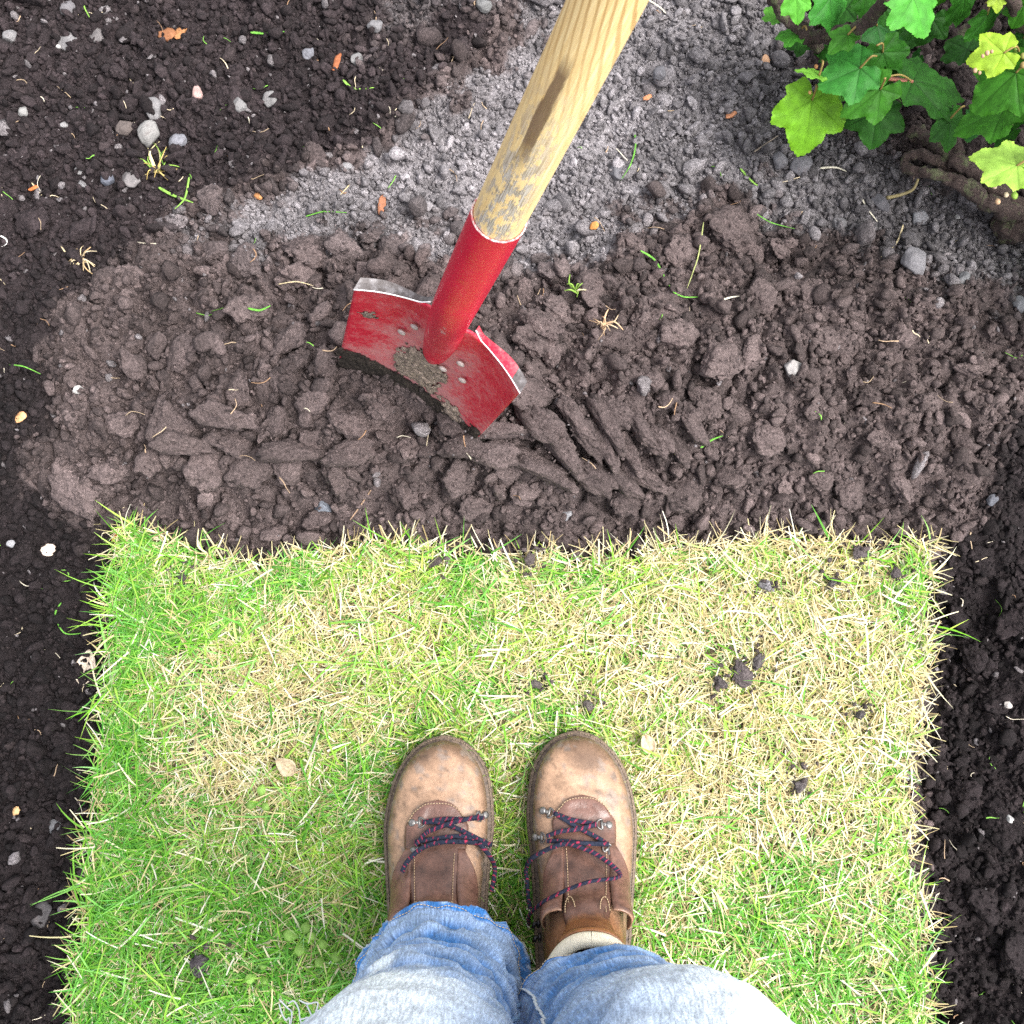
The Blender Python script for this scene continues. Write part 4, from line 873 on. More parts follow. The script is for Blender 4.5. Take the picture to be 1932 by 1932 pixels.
# --- jeans
m, nt, b = new_mat('denim'); c = attr(nt, 'tint').outputs['Color']
cb = nd(nt, 'ShaderNodeCombineXYZ'); lk(nt, attr(nt, 'around').outputs['Fac'], cb.inputs[0]); lk(nt, attr(nt, 'along').outputs['Fac'], cb.inputs[1])
def dmap(sc, rot=0):
    q = nd(nt, 'ShaderNodeMapping'); q.inputs['Scale'].default_value = sc; q.inputs['Rotation'].default_value = (0, 0, rot); lk(nt, cb.outputs[0], q.inputs[0]); return q.outputs[0]
slub = ntex(nt, dmap((520, 60, 1)), 1, 4, .65); weave = ntex(nt, dmap((800, 420, 1), .6), 1, 2, .6); blot = ntex(nt, dmap((30, 18, 1)), 1, 5, .6)
c = mix(nt, 'MULTIPLY', 1, c, ramp(nt, slub, [(.3, .60), (.5, 1.0), (.72, 1.6)])); c = mix(nt, 'MULTIPLY', 1, c, ramp(nt, weave, [(.3, .70), (.7, 1.32)])); c = mix(nt, 'MULTIPLY', 1, c, ramp(nt, blot, [(.3, .8), (.7, 1.2)]))
lk(nt, c, b.inputs['Base Color']); b.inputs['Roughness'].default_value = .9; b.inputs['Specular IOR Level'].default_value = .15; b.inputs['Sheen Weight'].default_value = .15
bump(nt, b, math_n(nt, 'ADD', weave, math_n(nt, 'MULTIPLY', slub, .6)), .6, .0008); M['denim'] = m
NA = 120
def leg(rows, tilt0, seed, dents, folds):
    """rows: centre x y z, half widths x y"""
    R = catmull(np.array(rows), 190); a = np.linspace(0, 2 * np.pi, NA, endpoint=False); A, I = np.meshgrid(a, np.arange(190)); t = I / 189.0
    along = R[I, 2]; th0 = sstep(.20, .0, t)
    X = np.cos(A); Yv = np.sin(A)
    zz = along + tilt0 * Yv * th0
    f = fbm3(X * 1.3 + seed, Yv * 1.3, zz * 26 + .8 * noise3(X, Yv, zz * 5, seed + 3), 3, seed, .5)
    f2 = fbm3(X * 2.2, Yv * 2.2 + 4, zz * 9 + X * .8, 3, seed + 9, .5)
    amp = folds[0] * sstep(.55, .05, zz) + folds[1]
    r = 1 + 0 * t; disp = amp * (1 - np.abs(f) * 2.2) + .004 * f2
    for (aa, z_, wa, wz, d) in dents:
        da = np.angle(np.exp(1j * (A - aa))); disp = disp + d * np.exp(-(da / wa)**2 - ((zz - z_) / wz)**2)
    P = np.stack([R[I, 0] + (R[I, 3] + disp) * X, R[I, 1] + (R[I, 4] + disp) * Yv, zz], -1)
    return P, A, zz, disp
BLUE, PALE = np.array([.038, .160, .42]), np.array([.80, .90, .98])
def jeans_leg(name_parts, rows, tilt0, seed, dents, folds, knee_a, fade, hem_cut):
    P, A, zz, disp = leg(rows, tilt0, seed, dents, folds)
    n = fbm3(P[..., 0] * 18, P[..., 1] * 18, P[..., 2] * 18, 4, seed + 40, .6); da = np.angle(np.exp(1j * (A - knee_a)))
    kf = np.exp(-(da / .95)**2) * sstep(fade[0], fade[1], zz + .05 * n) * sstep(.95, .7, zz)
    ridge = sstep(-.002, .009, disp + .003 * n) * .32
    kf = np.maximum(kf, .95 * np.exp(-(np.angle(np.exp(1j * (A - 2.05))) / .16)**4 - ((zz - .315) / .022)**4) * (seed < 510))
    mix_ = np.clip(kf * .97 + ridge * (1 - kf) + .10 * n, 0, 1)
    col = BLUE * (1 + .35 * n[..., None]); col = col + (PALE - col) * mix_[..., None]
    return P, A, zz, np.clip(col, .01, .95)
LEG_L = [(-.066, -.228, .078, .0755, .073), (-.068, -.229, .115, .0720, .070), (-.068, -.230, .17, .0670, .066), (-.069, -.232, .25, .0660, .066), (-.070, -.236, .33, .0690, .070), (-.074, -.240, .42, .0850, .080), (-.078, -.243, .50, .0920, .086), (-.080, -.262, .60, .0920, .088), (-.085, -.285, .74, .0900, .095), (-.09, -.30, .88, .098, .115), (-.082, -.30, .96, .10, .12)]
LEG_R = [(.088, -.250, .145, .0840, .071), (.089, -.246, .175, .0800, .069), (.092, -.243, .23, .0760, .068), (.096, -.242, .30, .0770, .070), (.104, -.240, .38, .0860, .080), (.113, -.238, .46, .0950, .090), (.116, -.240, .52, .0960, .092), (.112, -.262, .61, .0940, .092), (.105, -.285, .74, .0930, .098), (.10, -.30, .88, .100, .115), (.094, -.30, .96, .10, .12)]
pieces, hems = [], []
for rows, tilt0, seed, dents, folds, ka, fade, sgn in (
        (LEG_L, .036, 501, [(1.35, .155, .35, .012, -.012), (1.6, .21, .8, .016, -.010), (1.0, .25, .6, .012, -.010), (1.9, .30, .9, .03, .006)], (.010, .002), 1.75, (.33, .43), -1),
        (LEG_R, .040, 521, [(2.2, .23, .5, .015, -.006), (1.2, .31, .8, .014, -.008)], (.006, .002), 1.2, (.36, .46), 1)):
    P, A, zz, col = jeans_leg(None, rows, tilt0, seed, dents, folds, ka, fade, 0)
    pieces.append((P, A, zz, col, sgn))
V, Q, C, AL, AR, off = [], [], [], [], [], 0
for P, A, zz, col, sgn in pieces:
    nr = len(P); inner = P * 1.0; ctr = P.mean(1, keepdims=True)
    V.append(P.reshape(-1, 3)); Q.append(grid_quads(NA, nr, True) + off); C.append(col.reshape(-1, 3)); AL.append(zz.ravel()); AR.append((A * .075).ravel()); off += nr * NA
    # cloth thickness: an inner wall up to mid shin, joined at the hem
    k = 50; Pin = P[:k] + (ctr[:k] - P[:k]) / np.linalg.norm(ctr[:k] - P[:k], axis=-1, keepdims=True) * .0022
    V.append(Pin.reshape(-1, 3)); Q.append(grid_quads(NA, k, True)[:, ::-1] + off); C.append(np.tile(PALE * .7, (k * NA, 1))); AL.append(zz[:k].ravel()); AR.append((A[:k] * .075).ravel())
    i = np.arange(NA); o0 = off - nr * NA; Q.append(np.stack([off + i, off + (i + 1) % NA, o0 + (i + 1) % NA, o0 + i], -1)); off += k * NA
# seat of the jeans
a = np.linspace(0, 2 * np.pi, NA, endpoint=False); hz = np.array([.84, .90, .97, 1.04, 1.06]); hr = np.array([(.10, .10), (.185, .13), (.19, .135), (.175, .125), (.172, .122)])
Ph = np.stack([np.stack([.008 + hr[i, 0] * np.cos(a), -.30 + hr[i, 1] * np.sin(a), np.full(NA, hz[i])], -1) for i in range(5)]); V.append(Ph.reshape(-1, 3)); Q.append(grid_quads(NA, 5, True) + off); C.append(np.tile(BLUE * 1.3, (5 * NA, 1))); AL.append(np.repeat(hz, NA)); AR.append(np.tile(a * .17, 5))
jeans = obj('jeans', mesh_np('jeans', np.vstack(V), np.vstack(Q), col=np.vstack(C), attrs={'along': np.concatenate(AL), 'around': np.concatenate(AR)}), M['denim'], person)
for P, A, zz, col, sgn in pieces:
    nr = 15; ctr = P[:nr].mean(1, keepdims=True); o_ = (P[:nr] - ctr) / np.linalg.norm(P[:nr] - ctr, axis=-1, keepdims=True)
    prof = np.array([.0004] + [.0022] * (nr - 3) + [.0020, .0002])
    H = P[:nr] + o_ * prof[:, None, None] * (1 + .5 * noise2(A[:nr] * 9, zz[:nr] * 60, 7))[..., None]
    n_ = fbm2(A[:nr] * 16, zz[:nr] * 200, 3, 555 + sgn); rowi = np.arange(nr)[:, None] / nr
    wearv = np.clip(.9 * sstep(.14, .0, rowi) + .75 * sstep(.0, .4, n_) * sstep(1.0, .2, rowi) + .5 * sstep(.86, .96, rowi), 0, 1)
    hc = BLUE * 1.2 + (np.array([.62, .70, .78]) - BLUE * 1.2) * wearv[..., None]
    obj('hem', mesh_np('hem', H.reshape(-1, 3), grid_quads(NA, nr, True), col=hc.reshape(-1, 3), attrs={'along': zz[:nr].ravel(), 'around': (A[:nr] * .075).ravel()}), M['denim'], jeans)
    S12 = H[12] + o_[12] * .0006; stitch(jeans, np.vstack([S12, S12[:1]]), (.62, .50, .36), .0005, .0034)
# inseam piping of the right leg, side seams
P, A, zz, col, sgn = pieces[1]
def seam(P, ia, i0, i1, col, r):
    ctr = P.mean(1); L_ = P[i0:i1, ia]; o_ = L_ - ctr[i0:i1]; o_ /= np.linalg.norm(o_, axis=1, keepdims=True); v_, q_, t_ = tube(L_ + o_ * .0018, r, 8, flat=.6)
    obj('seam', mesh_np('seam', v_, q_, t_, col=np.tile(col, (len(v_), 1))), M['cloth'], jeans)
seam(P, int(NA * (2.72 / 6.283)), 0, 110, (.62, .68, .74), .0016)
seam(pieces[0][0], int(NA * (.15 / 6.283)), 0, 110, (.20, .32, .5), .0016)
# frayed threads at the left knee
parts = []
P0 = pieces[0][0]
for k in range(7):
    s0 = P0[88 + random.randint(-3, 3), int(NA * (2.75 + random.uniform(-.1, .1)) / 6.283)]
    pts = [s0]
    for j in range(6): pts.append(pts[-1] + np.array([random.uniform(-.008, .001), random.uniform(-.003, .008), random.uniform(-.008, .002)]))
    parts.append(tube(catmull(np.array(pts), 24), .0006, 5))
v_, q_, t_ = merge(parts); obj('frayed_thread', mesh_np('frayed_thread', v_, q_, t_, col=np.tile((.8, .82, .84), (len(v_), 1))), M['cloth'], jeans)
# ---------------------------------------------------------------- currant bush
m, nt, b = new_mat('currant_leaf'); c = attr(nt, 'tint').outputs['Color']; p = tcoord(nt)
c = mix(nt, 'MULTIPLY', 1, c, ramp(nt, ntex(nt, p, 90, 5, .6), [(.3, .75), (.7, 1.22)]))
lk(nt, c, b.inputs['Base Color']); b.inputs['Roughness'].default_value = .6; b.inputs['Specular IOR Level'].default_value = .25
bump(nt, b, ntex(nt, p, 300, 3, .6), .35, .0007)
tr = nt.nodes.new('ShaderNodeBsdfTranslucent'); lk(nt, mix(nt, 'MULTIPLY', 1, c, (1.2, 1.25, .5)), tr.inputs[0]); mx = nt.nodes.new('ShaderNodeMixShader'); mx.inputs[0].default_value = .22
lk(nt, b.outputs[0], mx.inputs[1]); lk(nt, tr.outputs[0], mx.inputs[2]); lk(nt, mx.outputs[0], nt.nodes['Material Output'].inputs[0]); M['leaf'] = m
m, nt, b = new_mat('mossy_bark'); p = pos(nt); n1, n2 = ntex(nt, p, 70, 5, .65), ntex(nt, p, 420, 4, .7)
c = mix(nt, 'MIX', ramp(nt, n2, [(.35, 0), (.7, 1)]), (.03, .017, .015), (.10, .068, .058)); c = mix(nt, 'MIX', ramp(nt, n1, [(.52, 0), (.66, .75)]), c, mix(nt, 'MIX', n2, (.06, .085, .025), (.21, .24, .12)))
lk(nt, c, b.inputs['Base Color']); b.inputs['Roughness'].default_value = .9; bump(nt, b, math_n(nt, 'ADD', n1, n2), 1.0, .004); M['bark'] = m
bx, by = at(1990, 120); bush = tag(empty('currant_bush', (float(bx), float(by), 0)), 'leafy green currant bush with mossy woody stems growing from the soil', 'bush')
BL = np.array(bush.location)
def leaf_mesh(L_, wide, seed, col, vein, cup, droop, curl):
    r = np.random.default_rng(seed); th = np.linspace(-math.pi, math.pi, 193); R = np.zeros_like(th) + .46
    for t0, Rl, sg in ((0, 1.0, .74), (-.95, .84, .72), (.95, .84, .72), (-1.95, .60, .8), (1.95, .60, .8)):
        t0 += r.normal(0, .05); Rl *= r.uniform(.92, 1.06); d = np.abs(th - t0) / sg
        R = np.maximum(R, Rl * (1 - .43 * d**1.0) * (d < 1.6))
    R *= sstep(math.pi, math.pi - .55, np.abs(th)) * .9 + .10
    saw = (np.abs(th) * 12.5 + .15 * np.sin(th * 9)) % 1.0; R = R * (1 + .05 * (saw - .5)) 
    rho = np.array([0, .12, .28, .45, .62, .78, .9, 1.0])[:, None]; rr = rho * R[None]
    x = np.sin(th)[None] * rr * wide; y = np.cos(th)[None] * rr
    ang = np.abs(th)[None] + 0 * rho
    vd = np.minimum.reduce([np.abs(th[None] - t0) for t0 in (0, -.98, .98, -2.05, 2.05)]) * rr
    z = -cup * (x**2) * np.sign(1) + .09 * np.sqrt(np.clip(vd, 0, 1)) - droop * y**2 * np.sign(y) - curl * np.abs(x)**1.5 * (y < .3) + .034 * np.sin(rr * 26) * np.clip(vd * 5, 0, 1) + .02 * fbm2(x * 3, y * 3, 2, seed)
    tv = np.clip(np.exp(-(vd / .013)**2), 0, 1) * (1 - .6 * rho) + .4 * np.exp(-(((rr * 9 + vd * 5) % 1.0 - .5) / .10)**2) * (vd < .3)
    C = np.array(col)[None, None] * (1 + .25 * fbm2(x * 4, y * 4, 3, seed + 5))[..., None]; C = C + (np.array(vein) - C) * (np.clip(tv, 0, 1) * .7)[..., None]
    edge = sstep(.86, 1.0, rho)[..., None] * np.ones_like(C[..., :1]); C = C + (np.array(col) * np.array([1.25, 1.12, .8]) - C) * edge * .4
    V = np.stack([x, y, z], -1).reshape(-1, 3) * L_; k = len(th)
    return mesh_np('leaf', V, grid_quads(k, len(rho)), col=np.clip(C, .005, .8).reshape(-1, 3))
M['stem'] = tint_mat('leaf_stalk', .6, .3)
DG, MG, BG, YG = (.018, .092, .007), (.034, .150, .009), (.12, .30, .012), (.25, .40, .03)
def put_leaf(a_px, t_px, z, dz, wide, col, seed, cup=.12, droop=.10, curl=.1, roll=0.0, stalk=None):
    A = atp(*a_px, z); T = atp(*t_px, z + dz); d = T - A; L_ = d.length * 1.08
    yv = d.normalized(); xv = yv.cross(Vector((0, 0, 1))).normalized(); zv = xv.cross(yv)
    mt = Matrix((xv, yv, zv)).transposed().to_4x4() @ Matrix.Rotation(roll, 4, 'Y')
    lf = obj('leaf', leaf_mesh(L_, wide, seed, col, tuple(c_ * (.45 if col[1] < .25 else .7) for c_ in col), cup, droop, curl), M['leaf'], bush)
    lf.matrix_local = Matrix.Translation(A - Vector(BL)) @ mt
    if stalk:
        E_ = atp(stalk[0], stalk[1], stalk[2]); mid = (A + E_) / 2 + Vector((0, 0, .01)); inv_ = (Matrix.Translation(A) @ mt).inverted()
        P = np.array([(inv_ @ q)[:] for q in (A, mid, E_)]); v_, q_, t_ = tube(catmull(P, 12), .0011, 6)
        obj('leaf_stalk', mesh_np('leaf_stalk', v_, q_, t_, col=np.tile((.22, .16, .05), (len(v_), 1))), M['stem'], lf)
cp = lambda x, y: (1379.5 + x * .2859, y * .2859)
LEAVES = [  # stalk end, tip (crop coordinates of the bush), height, fall, width, colour
    ((535, 660), (488, 1005), .13, -.030, 1.0, BG, 1, (560, 560, .16)), ((965, 735), (925, 985), .12, -.02, 1.12, DG, 2, (990, 560, .16)), ((985, 590), (742, 790), .17, -.02, .78, MG, 3, (1010, 520, .19)),
    ((850, 450), (585, 560), .18, -.01, 1.12, (.030, .17, .022), 4, (960, 370, .19)), ((1000, 345), (1075, 560), .17, -.03, .98, DG, 5, (960, 300, .2)), ((1195, 540), (1565, 580), .15, -.02, .86, DG, 6, (1000, 515, .17)),
    ((1880, 480), (1615, 720), .26, -.03, 1.02, MG, 7, (1960, 420, .26)), ((1800, 720), (1490, 850), .20, -.02, .92, MG, 8, (1960, 640, .24)), ((1440, 790), (1450, 1010), .14, -.02, .8, DG, 9, (1540, 700, .16)),
    ((1885, 1095), (1592, 985), .34, -.01, .98, (.27, .46, .07), 10, (2000, 1060, .33)), ((1800, 350), (1565, 410), .28, -.01, .9, YG, 11, (1900, 340, .27)), ((1200, -20), (1290, 220), .28, -.02, 1.15, (.06, .27, .03), 12, (1150, -120, .27)),
    ((1690, 95), (1700, 255), .22, -.03, 1.05, DG, 13, (1680, 20, .22)), ((650, -10), (690, 210), .20, -.02, 1.1, (.035, .19, .022), 14, (640, -120, .2)), ((430, -20), (440, 175), .24, -.02, .8, (.08, .30, .03), 15, (450, -120, .24)),
    ((440, 215), (292, 240), .15, -.01, 1.05, (.07, .28, .03), 16, (500, 200, .17)), ((885, -40), (880, 135), .22, -.02, .85, DG, 17, (900, -120, .2)), ((770, 230), (655, 330), .20, .0, .8, MG, 18, (850, 190, .2)), ((580, 500), (440, 450), .17, .0, .55, (.12, .30, .03), 19, (600, 400, .18)),
    ((1760, -30), (1760, 85), .26, -.01, 1.0, (.22, .32, .03), 20, (1800, -100, .26)), ((1540, -30), (1545, 190), .2, -.04, .72, DG, 21, (1500, -120, .2)), ((2010, 1120), (1890, 1240), .33, -.01, 1.0, (.22, .44, .04), 22, (2060, 1060, .32)), ((310, 110), (225, 40), .16, -.01, .8, (.09, .30, .03), 23, (420, 60, .2)),
    ((790, 560), (690, 680), .12, -.01, .8, (.08, .27, .03), 24, (880, 480, .15)), ((480, 260), (340, 310), .10, -.01, .9, DG, 25, (520, 240, .14)), ((960, 170), (1180, 300), .14, -.02, .9, (.018, .10, .016), 26, (900, 150, .15)), ((1150, 60), (1010, 130), .20, -.02, .9, DG, 27, (1160, -40, .2)),
    ((1620, 780), (1560, 930), .13, -.02, .9, (.018, .10, .016), 28, (1700, 700, .16)), ((1930, 250), (1850, 380), .2, -.02, .8, DG, 29, (2000, 200, .22)), ((1240, 380), (1180, 460), .10, -.02, .8, (.018, .10, .016), 30, None),
    ((1010, 470), (860, 560), .13, -.02, .9, DG, 31, (1040, 420, .14)), ((1400, -60), (1370, 40), .2, -.02, 1.0, MG, 32, None), ((1890, 620), (1760, 780), .17, -.02, 1.0, DG, 33, None), ((2010, 560), (1950, 690), .24, -.02, 1.0, DG, 34, None), ((760, 60), (560, 130), .13, -.02, 1.0, DG, 35, None), ((1010, 60), (900, 230), .15, -.02, 1.0, DG, 36, None), ((1330, 120), (1240, 300), .12, -.02, 1.0, (.014, .07, .006), 37, None), ((1090, 250), (1120, 420), .12, -.02, .95, DG, 38, None), ((1560, 330), (1420, 250), .12, -.02, .9, (.014, .07, .006), 39, None), ((700, 330), (560, 330), .12, -.02, .9, (.014, .08, .006), 40, None), ((1860, 860), (1700, 900), .16, -.02, 1.0, DG, 41, None), ((1400, 620), (1300, 720), .10, -.01, .9, (.014, .07, .006), 42, None), ((1930, 40), (1850, 200), .24, -.02, 1.0, MG, 43, None)]
for (a_, t_, z_, dz_, w_, c_, sd_, stk) in LEAVES:
    put_leaf(cp(*a_), cp(*t_), z_, dz_, w_, c_, sd_, cup=.16 + .22 * ((sd_ * 7) % 5) / 5, droop=.10 + .22 * ((sd_ * 3) % 4) / 4, roll=((sd_ * 37) % 11 - 5) * .09, stalk=(cp(stk[0], stk[1]) + (stk[2],)) if stk else None)
rb = random.Random(5)
for k in range(46):                                       # the rest of the bush, outside the picture
    x, y, z = .58 + rb.random() * .42, .45 + rb.random() * .55, .10 + rb.random() * .35
    u, vv_ = (x / (y * ST + (CAM_H - z) * CT)) * FPX + 966, 966 - FPX * (y * CT + (z - CAM_H) * ST) / (y * ST + (CAM_H - z) * CT)
    if u < 2040 and vv_ > -90: continue
    A = Vector((x, y, z)); an = rb.uniform(0, 6.28); L_ = rb.uniform(.06, .10)
    lf = obj('leaf', leaf_mesh(L_, rb.uniform(.85, 1.1), 400 + k, rb.choice([DG, MG, BG, MG]), (.2, .4, .08), .15, .12, .1), M['leaf'], bush)
    lf.matrix_local = Matrix.Translation(A - Vector(BL)) @ Matrix.Rotation(an, 4, 'Z') @ Matrix.Rotation(rb.uniform(-.5, .2), 4, 'X') @ Matrix.Rotation(rb.uniform(-.3, .3), 4, 'Y')
def branch(pts, radii, name='stem', seed=0):
    P = np.array([np.array(atp(*cp(a_, b_), z_)) for a_, b_, z_ in pts]) - BL; k = len(P) * 10; C_ = catmull(P, k); r = .70 * np.interp(np.linspace(0, 1, k), np.linspace(0, 1, len(radii)), radii)
    C_ = C_ + .0040 * np.stack([noise3(C_[:, 0] * 60, C_[:, 1] * 60, C_[:, 2] * 60, seed + q) for q in range(3)], 1)
    r = r * (1 + .35 * noise3(C_[:, 0] * 120, C_[:, 1] * 120, C_[:, 2] * 40, seed + 8)); v_, q_, t_ = tube(C_, r, 14)
    nz = fbm3(v_[:, 0] * 150, v_[:, 1] * 150, v_[:, 2] * 150, 3, seed + 5); cc = np.vstack([np.repeat(C_, 14, 0), C_[:1], C_[-1:]]); v_ = v_ + (v_ - cc) * .55 * nz[:, None]
    return obj(name, mesh_np(name, v_, q_, t_), M['bark'], bush)
branch([(2300, 1560, -.02), (1960, 1440, .03), (1700, 1340, .05), (1520, 1210, .06), (1330, 1150, .055), (1180, 1120, .04), (1150, 1060, .035), (1230, 1015, .045), (1400, 1080, .05), (1560, 1130, .04), (1750, 1260, .02)], [.016, .016, .014, .011, .0085, .008, .008, .009, .010, .011, .012], seed=1)
branch([(1180, 870, .02), (1290, 920, .03), (1400, 990, .05), (1500, 1060, .06), (1700, 1200, .05), (1900, 1380, .02)], [.012, .0125, .013, .013, .014, .018], seed=2)
branch([(1960, 1480, .03), (1850, 1500, .02), (1800, 1460, .0)], [.020, .022, .02], seed=3)
branch([(280, -60, .20), (330, 60, .18), (430, 170, .16), (510, 230, .15), (560, 310, .11), (620, 420, .05), (700, 520, .0)], [.012, .0115, .011, .011, .009, .007, .005], seed=4)
branch([(510, 235, .15), (600, 235, .16), (720, 210, .18), (840, 190, .20), (930, 110, .23), (1000, 20, .27), (1030, -90, .3)], [.011, .0115, .0105, .0095, .009, .0085, .008], seed=5)
branch([(540, -60, .20), (560, 80, .14), (580, 180, .09)], [.009, .009, .008], seed=6)
branch([(1900, -80, .10), (1700, 80, .06), (1500, 260, .02), (1400, 360, -.03)], [.012, .012, .013, .014], seed=7)
branch([(2300, 300, .25), (2000, 420, .22), (1700, 640, .14), (1500, 820, .08), (1480, 1000, .05)], [.008, .008, .008, .009, .010], seed=8)
branch([(2200, 1500, .0), (2150, 1200, .2), (2100, 1000, .35), (2050, 700, .45)], [.013, .012, .010, .006], seed=9)
branch([(2300, 1400, .0), (2100, 700, .12), (1950, 200, .2), (1750, -200, .3)], [.014, .013, .011, .007], seed=10)
P = np.array([np.array(atp(*cp(a_, b_), z_)) for a_, b_, z_ in [(1195, 540, .15), (1080, 525, .16), (1000, 515, .165), (880, 490, .17)]]) - BL
v_, q_, t_ = tube(catmull(P, 16), .0022, 7); obj('twig', mesh_np('twig', v_, q_, t_, col=np.tile((.26, .10, .07), (len(v_), 1))), M['stem'], bush)
P = np.array([np.array(atp(*cp(a_, b_), z_)) for a_, b_, z_ in [(1235, 1180, .05), (1200, 1250, .045), (1120, 1285, .04), (1030, 1305, .045)]]) - BL
v_, q_, t_ = tube(catmull(P, 16), np.linspace(.0014, .0022, 16), 7); obj('bud', mesh_np('bud', v_, q_, t_, col=np.tile((.16, .13, .06), (len(v_), 1))), M['stem'], bush)
# young fruit and withered flowers
bv, bf = ico(2)
for a_, b_, z_, r_, c_ in [(1870, 1290, .30, .0055, (.25, .42, .06)), (1865, 730, .22, .004, (.22, .36, .05)), (1830, 800, .2, .0038, (.22, .36, .05)), (1880, 330, .27, .0045, (.2, .33, .05)), (1815, 1285, .30, .004, (.60, .48, .34)), (1850, 820, .2, .0032, (.58, .44, .3)), (1780, 860, .19, .003, (.58, .44, .3)),
                           (1880, 750, .22, .003, (.55, .40, .28)), (1690, 350, .285, .004, (.55, .32, .22)), (1660, 370, .285, .003, (.55, .32, .22)), (1720, 340, .285, .003, (.5, .3, .2)), (1610, 465, .27, .004, (.5, .32, .2)), (1640, 480, .27, .003, (.5, .32, .2)), (1740, 1230, .3, .004, (.6, .45, .32)), (1760, 1330, .29, .0045, (.55, .36, .22)), (1925, 370, .27, .005, (.3, .3, .08)), (1925, 430, .27, .005, (.35, .25, .1)), (560, 440, .165, .004, (.35, .17, .06)), (930, 430, .15, .005, (.30, .12, .05)), (520, 610, .15, .0035, (.5, .3, .1))]:
    A = np.array(atp(*cp(a_, b_), z_)) - BL; V = A + bv * r_ * .55 * (1 + .18 * noise3(bv[:, 0] * 3, bv[:, 1] * 3, bv[:, 2] * 3, int(a_)))[:, None] * np.array([1, 1.25, 1])
    obj('berry' if c_[1] > c_[0] else 'withered_flower', mesh_np('berry', V, tris=bf, col=np.tile(np.array(c_) * .7, (len(V), 1))), M['stem'], bush)
# ---------------------------------------------------------------- stones, bark, fallen leaves, straw and clippings
m, nt, b = new_mat('stone'); base = nt.nodes.new('ShaderNodeObjectInfo').outputs['Color']; p = pos(nt); n1, n2 = ntex(nt, p, 110, 5, .65), ntex(nt, p, 700, 3, .65)
c = mix(nt, 'MULTIPLY', 1, base, ramp(nt, n1, [(.3, .68), (.7, 1.25)])); c = mix(nt, 'MULTIPLY', 1, c, ramp(nt, n2, [(.3, .75), (.7, 1.2)])); c = mix(nt, 'MIX', ramp(nt, n1, [(.56, 0), (.68, .5)]), c, (.07, .052, .05))
lk(nt, c, b.inputs['Base Color']); b.inputs['Roughness'].default_value = .85; bump(nt, b, math_n(nt, 'ADD', n1, n2), .6, .0012); M['stone'] = m
for q in STONES: q.materials.append(M['stone'])
def ground_z(x, y):
    if lawn_sd(np.array([x]), np.array([y]))[0] > 0: return .010
    z = float(soil_z(np.array([x]), np.array([y]))[0])
    for a_, b_, r_, zc, h_ in placed:
        d = math.hypot(x - a_, y - b_) / r_
        if d < .95: z = max(z, zc + h_ * .75 * math.sqrt(1 - d * d))
    return z
def on_ground(px, py, lift=0.0):
    z = .02
    for _ in range(4): x, y = (float(v) for v in at(px, py, z)); z = ground_z(x, y) + lift
    return x, y, z
GREY, BLUEG, WHT, PINK = (.26, .25, .255), (.15, .16, .20), (.68, .66, .64), (.55, .36, .33)
